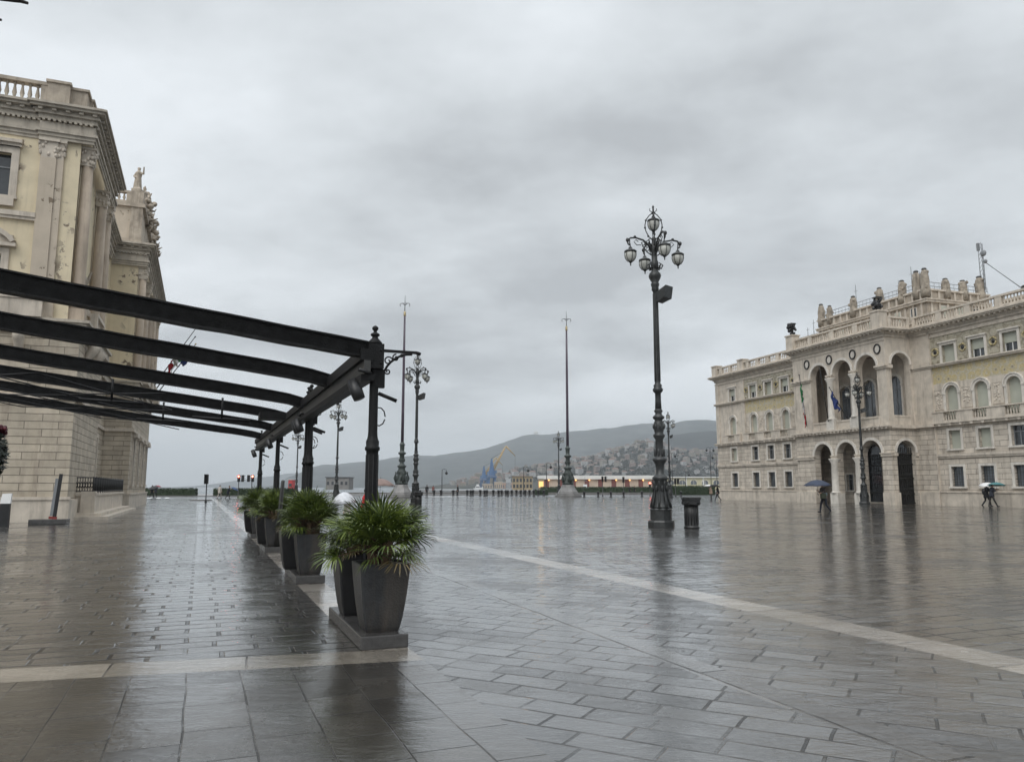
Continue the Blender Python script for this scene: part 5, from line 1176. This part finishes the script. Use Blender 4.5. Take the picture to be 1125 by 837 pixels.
# people behind the nearest palms
p,h=person('person in red jacket behind the nearest palm, under a taupe umbrella',atd(401,30.5),.3,{**STAND,**HOLD_R},[cl('red_jacket',(.45,.03,.03)),cl('black_trouser',(.012,.012,.014))],.82,.55)
umbrella('taupe umbrella seen above the nearest palm, beside the first pergola post',h[0]+Vector((.34,-.1,.14)),taupe,.60,.62,(0,.03),flat=.44)
p,h=person('person in pale jacket behind the palms, hidden under a clear umbrella',atd(383,30.2),2.6,{**STAND,**HOLD_R},[cl('pale',(.42,.38,.34)),cl('grey_trouser',(.04,.036,.034))],.62,.55,hood=True)
umbrella('clear white dome umbrella seen low behind the palms',h[0]+Vector((-.05,0,.02)),clr,.52,.48,(0,-.05),flat=.8)
#@SPLIT4
# ================================================================== SEA FRONT AND FAR SHORE
def leafbox(b,w,d,h,n,rng,sz):
    for k in range(n):
        f=rng.random()
        if f<.4: p=Vector((rng.uniform(-w/2,w/2),rng.uniform(-d/2,d/2),h+rng.uniform(-.12,.10)))
        elif f<.85: p=Vector((rng.uniform(-w/2,w/2),-d/2+rng.uniform(-.08,.1),rng.uniform(0,h)))
        else: p=Vector((rng.choice((-w/2,w/2)),rng.uniform(-d/2,d/2),rng.uniform(0,h)))
        a=Vector((rng.uniform(-1,1),rng.uniform(-1,1),rng.uniform(-1,1))).normalized()*sz; c=a.cross(Vector((rng.uniform(-1,1),rng.uniform(-1,1),1))).normalized()*sz*.6
        b.add([p-a,p+c,p+a,p-c],[(0,1,2,3)])
def hedge(label,u0,u1,Y,h,d=1.2):
    x0,x1=(u0-562.5)/F*cp*Y,(u1-562.5)/F*cp*Y; w=x1-x0; rng=random.Random(int(u0))
    b=MB(); nx=max(4,int(w/1.2)); vs=[];fs=[]
    for i in range(nx+1):
        x=-w/2+w*i/nx; hh=h*(.9+.06*rng.random())
        vs+=[(x,-d/2*.92,0),(x,-d/2*.92,hh),(x,d/2*.92,hh),(x,d/2*.92,0)]
    for i in range(nx):
        for q in range(3): fs.append((i*4+q,i*4+q+1,(i+1)*4+q+1,(i+1)*4+q))
    fs+=[(3,2,1,0),(nx*4,nx*4+1,nx*4+2,nx*4+3)]; b.add(vs,fs); leafbox(b,w,d,h,int(w*110),rng,.13)
    o=b.build('hedge',M['hedge']); o.location=((x0+x1)/2,Y,0); return tag(o,label,'hedge')
hedge('long clipped hedge at the end of the left palace, left of the gap',156,216,129,1.25)
hedge('clipped hedge right of the gap, behind the far palms',236,322,131,1.25)
hedge('low hedge running behind the right flag mast and the bollards',594,724,181,1.5)
hedge('taller uneven hedge in front of the yellow building',728,784,150,1.7,2.2)
hedge('short end of hedge left of the right flag mast, behind bollards',586,602,150,1.0)
b=MB(); b.box(-60,60,0,.5,0,.45); o=b.build('quay_wall',M['quay']); o.location=sq(137,70); o.rotation_euler=(0,0,TH-R(22)); tag(o,'low grey stone wall along the water behind the bollards','wall')
# bollards
def bollard(label):
    r=root('bollard',label,'bollard',(0,0,0),0,'dark iron bollards along the seaward edge')
    b=MB(); b.lathe([(.24,0),(.24,.1),(.18,.14),(.17,.7),(.2,.74),(.25,.78),(.26,.9),(.2,1.0),(.06,1.04)],(0,0,0),12); b.build('shaft',M['iron'],r)
    b=MB(); b.tube([(.24*cos(q*PI/8),.24*sin(q*PI/8),.58) for q in range(17)],.035,5); b.build('ring',M['iron'],r); return r
B0=bollard('dark iron bollard in the dense row along the water, left of the right flag mast')
us=[461.5,477,484.5,498,502.5,513.4,517.2,519.6,527.7,532.5,534.9,542,547.8,551.1,555.9,557.8,562.2,567.4,572.2,577,581.7,586.4,591.3,597.5]
first=True
for i,u in enumerate(us):
    Y=134 if i%3 else 129
    c=B0 if first else dup(B0); first=False; c.location=atd(u,Y)
for u in (641.8,657,671,685,705,748):
    c=dup(B0,atd(u,117 if u<690 else 122),scale=.85,label='dark iron bollard in the sparse row right of the right flag mast')
# quay lamps and road lamps
def quay_lamp(label,loc,h,arms,group):
    r=root('lamp_post',label,'lamp post',loc,0,group)
    b=MB(); b.lathe([(.16,0),(.16,.6),(.1,.8),(.08,h*.5),(.055,h)],(0,0,0),8); b.build('pole',M['castiron'],r)
    for s in arms:
        b=MB(); b.tube([(0,0,h-.1),(s*.35,0,h+.1),(s*.8,0,h-.05),(s*.85,0,h-.4)],.04,5); a_=b.build('arm',M['castiron'],r)
        b=MB(); b.lathe([(.05,0),(.3,-.25),(.3,-.3),(.2,-.55),(.05,-.65)],(s*.85,0,h-.38),8); b.build('lamp_head',M['castiron'],r)
    return r
GQ='slim lamp posts along the sea front'
quay_lamp('slim single lamp post at the water between the ornate lamp and the cranes',atd(485.5,150),4.9,(1,),GQ)
quay_lamp('slim lamp post in front of the brown harbour building',atd(575.3,150),5.4,(1,),GQ)
quay_lamp('slim lamp post left of the lit end of the long harbour shed',atd(600.5,155),6.2,(1,),GQ)
quay_lamp('tall double lamp post behind the nearest ornate lamp',atd(739,190),9.8,(1,-1),GQ)
quay_lamp('slim lamp post before the left end of the yellow building',atd(753.5,190),5.2,(1,),GQ)
quay_lamp('tallest double lamp post in front of the yellow building',atd(781.5,190),11.2,(1,-1),GQ)
quay_lamp('slim lamp post close against the far corner of the right palace',atd(788,180),9.0,(-1,),GQ)
# traffic lights
def signal(label,loc,h,heads,red):
    r=root('traffic_light',label,'traffic light',loc,0,'traffic lights along the sea road')
    b=MB(); b.lathe([(.12,0),(.12,.15),(.06,.2),(.055,h)],(0,0,0),8); b.build('pole',M['black'],r)
    for k,(dx,face) in enumerate(heads):
        b=MB(); z0=h-.95; b.box(dx-.17,dx+.17,-.14,.14,z0,z0+.95)
        for j in range(3): 
            if face=='side': b.box(dx+.17,dx+.36,-.12,.12,z0+.23+j*.3,z0+.28+j*.3); 
            else: b.box(dx-.12,dx+.12,-.32,-.14,z0+.25+j*.3,z0+.28+j*.3)
        hd=b.build('signal_head',M['black'],r)
        for j in range(3):
            if face=='front':
                b=MB(); b.lathe([(.115,0),(.11,.02)],(0,0,0),12,M=Matrix.Translation((dx,-.142,z0+.15+j*.3))@Matrix.Rotation(R(90),4,'X')); b.build('lamp_lens',M['red_e'] if (red and j==2) else M['glass'],hd)
    return r
s_=signal('black traffic light seen from the back in the gap of the left hedges',ground(226,552),2.75,[(-.06,'back')],False)
b=MB(); b.lathe([(1.25,0),(1.25,.1),(1.15,.13)],(0,0,0),16); o=b.build('traffic_island',M['quay']); o.location=atd(221,88); tag(o,'small low kerbed island under the left traffic light','traffic island')
signal('traffic light with glowing red lamp left of the farthest pergola post',atd(262,110),3.2,[(0,'front'),(.55,'side')],True)
signal('traffic light with glowing red lamp against the farthest pergola post',atd(276.5,110),3.2,[(-.5,'side'),(.1,'front')],True)
signal('dark traffic light before the long shed, left of the pair of walkers',atd(662,130),3.3,[(0,'back'),(.5,'side')],False)
signal('dark traffic light on a tall pole by the pair of walkers',atd(685,130),3.2,[(0,'back')],False)
signal('traffic light at the left of the nearest ornate lamp base',atd(714,135),2.4,[(0,'front')],True)
signal('dark double traffic light just right of the nearest ornate lamp base',atd(742,128),2.9,[(0,'back'),(.45,'side')],False)
# -------------------------------------------------- harbour buildings
def wbox(name,label,u0,u1,Y,h,d,wm,roofm=None,par=.5,cat='building'):
    x0,x1=(u0-562.5)/F*cp*Y,(u1-562.5)/F*cp*Y; r=root(name,label,cat,((x0+x1)/2,Y,.1)); w=x1-x0
    b=MB(); b.box(-w/2,w/2,0,d,0,h); b.build('wall',wm,r)
    b=MB(); b.box(-w/2-par,w/2+par,-par,d+par,h,h+max(.25,par*.7)); b.build('roof',roofm or M['white'],r)
    return r,w
pale=mat('pale_shed_wall',(.50,.42,.34),.8,.12,.3,dirt=.2); redd=mat('dull_red_shutter',(.16,.06,.055),.7,.2,1); yel=mat('pale_yellow_wall',(.50,.47,.32),.8,.1,.3,dirt=.2); brn=mat('brown_yellow_wall',(.34,.27,.17),.8,.2,.5,dirt=.3); ivory=mat('grey_white_roof_edge',(.62,.62,.60),.7,.08,.5)
shed,w=wbox('harbour_shed','long low harbour shed with white roof edge, dull red doors and amber lamps',594,727,315,5.4,14,pale,ivory,1.0)
b=MB(); b.box(-w/2-1,w/2+1,-1.02,-.6,4.6,5.39); b.build('fascia',ivory,shed)
nd=9
for i in range(nd):
    xc=-w/2+w*(i+.05)/nd+1.2; b=MB(); b.box(xc,xc+1.9,-.12,-.002,0,4.5); b.build('door',redd,shed)
    xl=-w/2+w*(i+.6)/nd; b=MB(); b.ball((xl,-1.0,4.2),(.30,.25,.22),8,5); b.build('lamp',M['amber'],shed)
    pl_=bpy.data.lights.new('shed_lamp_light','POINT'); pl_.energy=16; pl_.color=(1,.55,.22); pl_.shadow_soft_size=.3; q=bpy.data.objects.new('lamp_light',pl_); link(q,shed); q.location=(xl,-1.5,4.1)
yb,w=wbox('harbour_building','pale yellow low building with dark arched windows beside the right palace corner',731,806,300,5.0,12,yel,ivory,.6)
for i in range(6):
    xc=-w/2+w*(i+.5)/6; b=MB(); n=8; b.add([(xc-1.15,-.06,2.4),(xc+1.15,-.06,2.4)]+[(xc+1.15*cos(PI*k/n),-.06,3.2+.8*sin(PI*k/n)) for k in range(n+1)],[tuple(range(n+3))]); f=b.build('window',M['glass_blue'],yb); g=MB(); archring(g,xc,3.2,1.16,.22,-.14,-.002); g.box(xc-.06,xc+.06,-.12,-.062,2.4,3.95); g.build('frame',M['stone_white'],f)
for i in range(4):
    xc=-w/2+w*(i+.2)/4; b=MB(); b.box(xc,xc+.5,-.1,-.002,0,5.0); b.build('pilaster',ivory,yb)
bb,w=wbox('harbour_building','brown yellow two-storey harbour building with rows of dark openings',563,585,400,6.8,14,brn,mat('brown_roof',(.22,.19,.15),.8,.2,1),.5)
for zz in (1.0,4.0):
    for i in range(6): xc=-w/2+w*(i+.5)/6; b=MB(); b.box(xc-.55,xc+.55,-.08,-.002,zz,zz+1.8); b.build('window',M['glass'],bb)
lb,w=wbox('kiosk','small glass kiosk glowing amber at the left end of the harbour shed',591.5,597.5,300,4.6,5,brn,ivory,.3,'kiosk'); b=MB(); b.box(-w/2+.2,w/2-.2,-.06,-.002,1.4,3.6); b.build('lit_window',emit('amber_window_glow',(1,.58,.2),.8),lb)
g1,w=wbox('harbour_building','low grey building far off behind the palms, left of the nearest post',358,383,420,6.5,12,mat('grey_far_wall',(.2,.19,.18),.8,.2,.5),mat('dark_far_roof',(.08,.08,.08),.8,.2,.5),.5)
for i in range(5): b=MB(); b.box(-w/2+w*(i+.2)/5,-w/2+w*(i+.7)/5,-.08,-.002,2.6,4.4); b.build('window',M['glass'],g1)
rt,w=wbox('harbour_cabin','small bright red cabin far off between the third and second pergola posts',316.5,321,300,4.2,4,mat('bright_red_wall',(.5,.05,.05),.7,.1,1),ivory,.3,'cabin'); b=MB(); b.box(-.6,.6,-.06,-.002,1.6,2.8); b.build('window',M['glass'],rt)
# boats
def boat(label,u,Y,L_,h):
    r=root('boat',label,'boat',atd(u,Y,-1.6),R(8)); b=MB(); vs=[];fs=[]
    st_=[(-.5,.42,1.0),(-.3,.5,1.0),(.1,.48,1.05),(.35,.3,1.25),(.5,.02,1.5)]
    for x,bw,z in st_: vs+=[(x*L_,-bw*L_*.24,z*h*.5),(x*L_*.95,-bw*L_*.17,0),(x*L_*.95,bw*L_*.17,0),(x*L_,bw*L_*.24,z*h*.5)]
    for i in range(4):
        for q in range(4): fs.append((i*4+q,i*4+(q+1)%4,(i+1)*4+(q+1)%4,(i+1)*4+q))
    fs+=[(0,1,2,3),(16,19,18,17)]; b.add(vs,fs); b.build('hull',M['white'],r)
    b=MB(); b.box(-.3*L_,.15*L_,-.09*L_,.09*L_,.5*h,.85*h); b.box(-.2*L_,.05*L_,-.07*L_,.07*L_,.85*h,1.15*h); c=b.build('cabin',M['white'],r)
    b=MB(); b.box(-.27*L_,.12*L_,-.093*L_,-.0905*L_,.62*h,.76*h); b.build('window',M['glass'],c)
    b=MB(); b.tube([(-.08*L_,0,1.15*h),(-.08*L_,0,2.0*h)],.06,5); b.tube([(-.2*L_,0,1.5*h),(.05*L_,0,1.5*h)],.04,5); b.build('mast',M['grey'],r); return r
boat('white motor vessel with mast moored before the long harbour shed',644,298,5.6,3.6)
boat('small white boat on the water at the left foot of the cranes',525.5,600,7.5,4.6)
# cranes
blue=mat('blue_crane_paint',(.055,.12,.24),.5,.2,.5); ylw=mat('yellow_crane_paint',(.42,.29,.13),.55,.2,.5)
def crane(label,u,Y,s,rz,el):
    r=root('harbour_crane',label,'crane',atd(u,Y,0),rz,'blue and yellow harbour cranes',s)
    b=MB()
    for x in (-5,5):
        for y in (-5,5): b.tube([(x,y,0),(x*.6,y*.6,13)],[.9,1.1],4)
    b.box(-5,5,-5,5,12,14); 
    for x in (-5,5): b.tube([(x,-5,2),(x,5,2)],.6,4)
    b.build('portal',blue,r)
    b=MB(); b.frustum((0,0),8,8,6,6,14.5,20); b.frustum((0,0),5,5,1.4,1.4,20,34); b.box(-3,3,3,10,15,19); b.build('tower',blue,r)
    b=MB(); b.box(2,5,-5,-2,17,20.5); b.build('cab',blue,r)
    b=MB(); e=R(el); Lj=33; d=Vector((cos(e),0,sin(e))); up=Vector((-sin(e),0,cos(e))); p0=Vector((2,0,19))
    for y,uo in ((-1.6,0),(1.6,0),(-1.2,2.4),(1.2,2.4)): b.tube([p0+Vector((0,y,0))+up*uo,p0+d*Lj+Vector((0,y*.3,0))+up*uo*.2],.42,4)
    for k in range(11):
        t=k/11; t2=(k+1)/11
        for sy in (-1,1): b.tube([p0+d*Lj*t+Vector((0,sy*1.6*(1-.7*t),0)),p0+d*Lj*t2+Vector((0,sy*1.2*(1-.7*t2),0))+up*2.4*(1-.8*t2)],.26,4)
    b.tube([p0+d*Lj,p0+d*Lj+Vector((11,0,-11))],[1.0,.5],4); b.build('jib',ylw,r)
    b=MB(); b.tube([(0,0,34),p0+d*Lj*.8],.2,4); b.tube([p0+d*Lj+Vector((11,0,-11)),p0+d*Lj+Vector((11,0,-22))],.14,4); b.build('cable',M['castiron'],r)
crane('larger harbour crane with blue tower and raised yellow lattice jib',540,905,1.02,.25,63)
crane('smaller harbour crane at the left, blue tower with yellow jib',531.5,980,.82,.35,58)
# stacks of goods on the far quay: low sheds
for k,(u0,u1,Y,h,c) in enumerate(((530,541,860,5,(.40,.33,.26)),(543,552,840,7,(.45,.36,.27)),(552,563,800,6,(.38,.26,.20)),(556,561,700,9,(.42,.43,.44)))):
    x_,w=wbox('warehouse',('pale warehouse on the far quay at the left foot of the cranes','cream warehouse on the far quay directly below the larger crane','reddish warehouse on the far quay right of the cranes','narrow grey tower building right of the cranes')[k],u0,u1,Y,h,14,mat('far_wall_%s'%'abcd'[k],c,.8,.15,.3),None,.4,'warehouse')
    for i in range(4): b=MB(); b.box(-w/2+w*(i+.25)/4,-w/2+w*(i+.7)/4,-.1,-.002,.6,h*.6); b.build('door',M['glass_blue'],x_)
# monument on the ridge
r=root('hilltop_temple','pale concrete temple of stacked triangles on the ridge skyline','building',at(589,479.3,5560)-Vector((0,0,3)))
b=MB(); b.frustum((0,0),46,46,28,28,0,30); b.build('wall',mat('pale_concrete',(.42,.42,.42),.8,.1,.05),r); b=MB(); b.frustum((0,0),30,30,22,22,30,36); b.build('roof',M['stone'],r)
# town on the hillside
rg=random.Random(42)
pal_w=[((.27,.25,.22),'pale cream'),((.23,.18,.16),'dusty pink'),((.38,.38,.38),'whitish'),((.21,.185,.145),'ochre')]; pal_r=[(.16,.095,.075),(.13,.10,.085),(.14,.135,.13)]
HMESH=[]
for ci,(c,nm) in enumerate(pal_w):
    for v in range(2):
        b=MB(); w_,d_,h_=rg.uniform(12,17),rg.uniform(9,12),(rg.uniform(7,10) if v==0 else rg.uniform(12,17))
        b.box(-w_/2,w_/2,-d_/2,d_/2,-5,h_,0)
        b.add([(-w_/2-.5,-d_/2-.5,h_),(w_/2+.5,-d_/2-.5,h_),(w_/2+.5,d_/2+.5,h_),(-w_/2-.5,d_/2+.5,h_),(-w_/2+2.5,0,h_+3),(w_/2-2.5,0,h_+3)],[(0,1,5,4),(1,2,5),(2,3,4,5),(3,0,4),(3,2,1,0)],1)
        for fl in range(int(h_//3.2)):
            for k in range(4): x=-w_/2+w_*(k+.5)/4; z=1.2+fl*3.2; b.add([(x-.6,-d_/2-.08,z),(x+.6,-d_/2-.08,z),(x+.6,-d_/2-.08,z+1.6),(x-.6,-d_/2-.08,z+1.6)],[(0,1,2,3)],2)
        HMESH.append((b.mesh('house',[mat('%s_house_wall'%nm.replace(' ','_'),c,.8,.12,.1),mat('house_roof_tiles',pal_r[(ci+v)%3],.8,.2,.2),M['glass']]),nm,v))
cnt=0; tries=0; placed=[]
while cnt<285 and tries<8000:
    tries+=1
    y=rg.uniform(1560,2275); u=rg.uniform(495,800)
    t=1-(2300-y)/900
    dens=interp([(495,.08),(560,.3),(620,.5),(660,.75),(700,.85),(800,.85)],u)*1
    if rg.random()>dens: continue
    x=(u-562.5)/F*cp*y
    if any(abs(x-a)<19 and abs(y-q)<34 for a,q in placed): continue
    placed.append((x,y)); z=town_z(x,y); me,nm,v=HMESH[rg.randrange(len(HMESH))]
    o=bpy.data.objects.new('house',me); link(o); o.location=(x,y,z-.5); o.rotation_euler=(0,0,rg.uniform(-.7,.7)); s=rg.uniform(.5,1.05); o.scale=(s,s,s)
    tag(o,('low %s house among the houses of the hillside town' if v==0 else 'tall %s apartment house in the hillside town')%nm,'house','houses of the hillside town'); cnt+=1
# woods between and below the houses
b=MB()
def clump(b,p,r,n):
    for k in range(n):
        d=Vector((rg.gauss(0,1),rg.gauss(0,1),abs(rg.gauss(0,.9)))).normalized()*r*rg.uniform(.5,1.05); q=p+d
        a=Vector((rg.uniform(-1,1),rg.uniform(-1,1),rg.uniform(-.6,1))).normalized()*r*.34; c=a.cross(Vector((rg.uniform(-1,1),1,rg.uniform(-1,1)))).normalized()*r*.26
        b.add([q-a,q+c,q+a,q-c],[(0,1,2,3)])
for k in range(2100):
    if k<700: y=rg.uniform(1405,1590); u=rg.triangular(590,810,700)
    else: y=rg.uniform(1590,2300); u=rg.uniform(560,805)
    x=(u-562.5)/F*cp*y; clump(b,Vector((x,y,town_z(x,y)+1)),rg.uniform(4,8),15)
tag(b.build('far_wood',M['wood_far']),kind='stuff')
# lit floodlight on the hillside
r=root('floodlight','single yellow floodlight shining below the hillside town, left of the nearest lamp','lamp',Vector(((702-562.5)/F*cp*1500,1500,20)),0)
b=MB(); b.tube([(0,0,-22),(0,0,2)],.3,5); b.build('pole',M['castiron'],r); b=MB(); b.ball((0,-.6,2.4),(2.2,.8,1.0),8,5); b.build('lamp_head',emit('yellow_floodlight_glow',(1,.72,.25),8),r)
# corner of a cafe awning frame reaching in at the top left
aw=root('awning_frame','dark awning frame arm just entering the top left corner','awning',ground(-150,760)); o0=aw.location
b=MB(); b.tube([(0,0,0),(0,0,at(20,0,o0.y).z+.05)],[.05,.04],8); b.build('post',M['pergola'],aw)
e1=at(22,1,o0.y)-o0; e0=at(-150,-18,o0.y)-o0
b=MB(); b.tube([e0,e1],.022,4); b.tube([e1,e1+Vector((.035,.05,.01))],[.018,.012],6); b.build('arm',M['wood_dark'],aw)
k1=at(1.5,22,o0.y)-o0; b=MB(); b.tube([at(-150,40,o0.y)-o0,at(-30,24,o0.y)-o0,k1],[.012,.012,.010],6); b.build('brace',M['pergola'],aw)
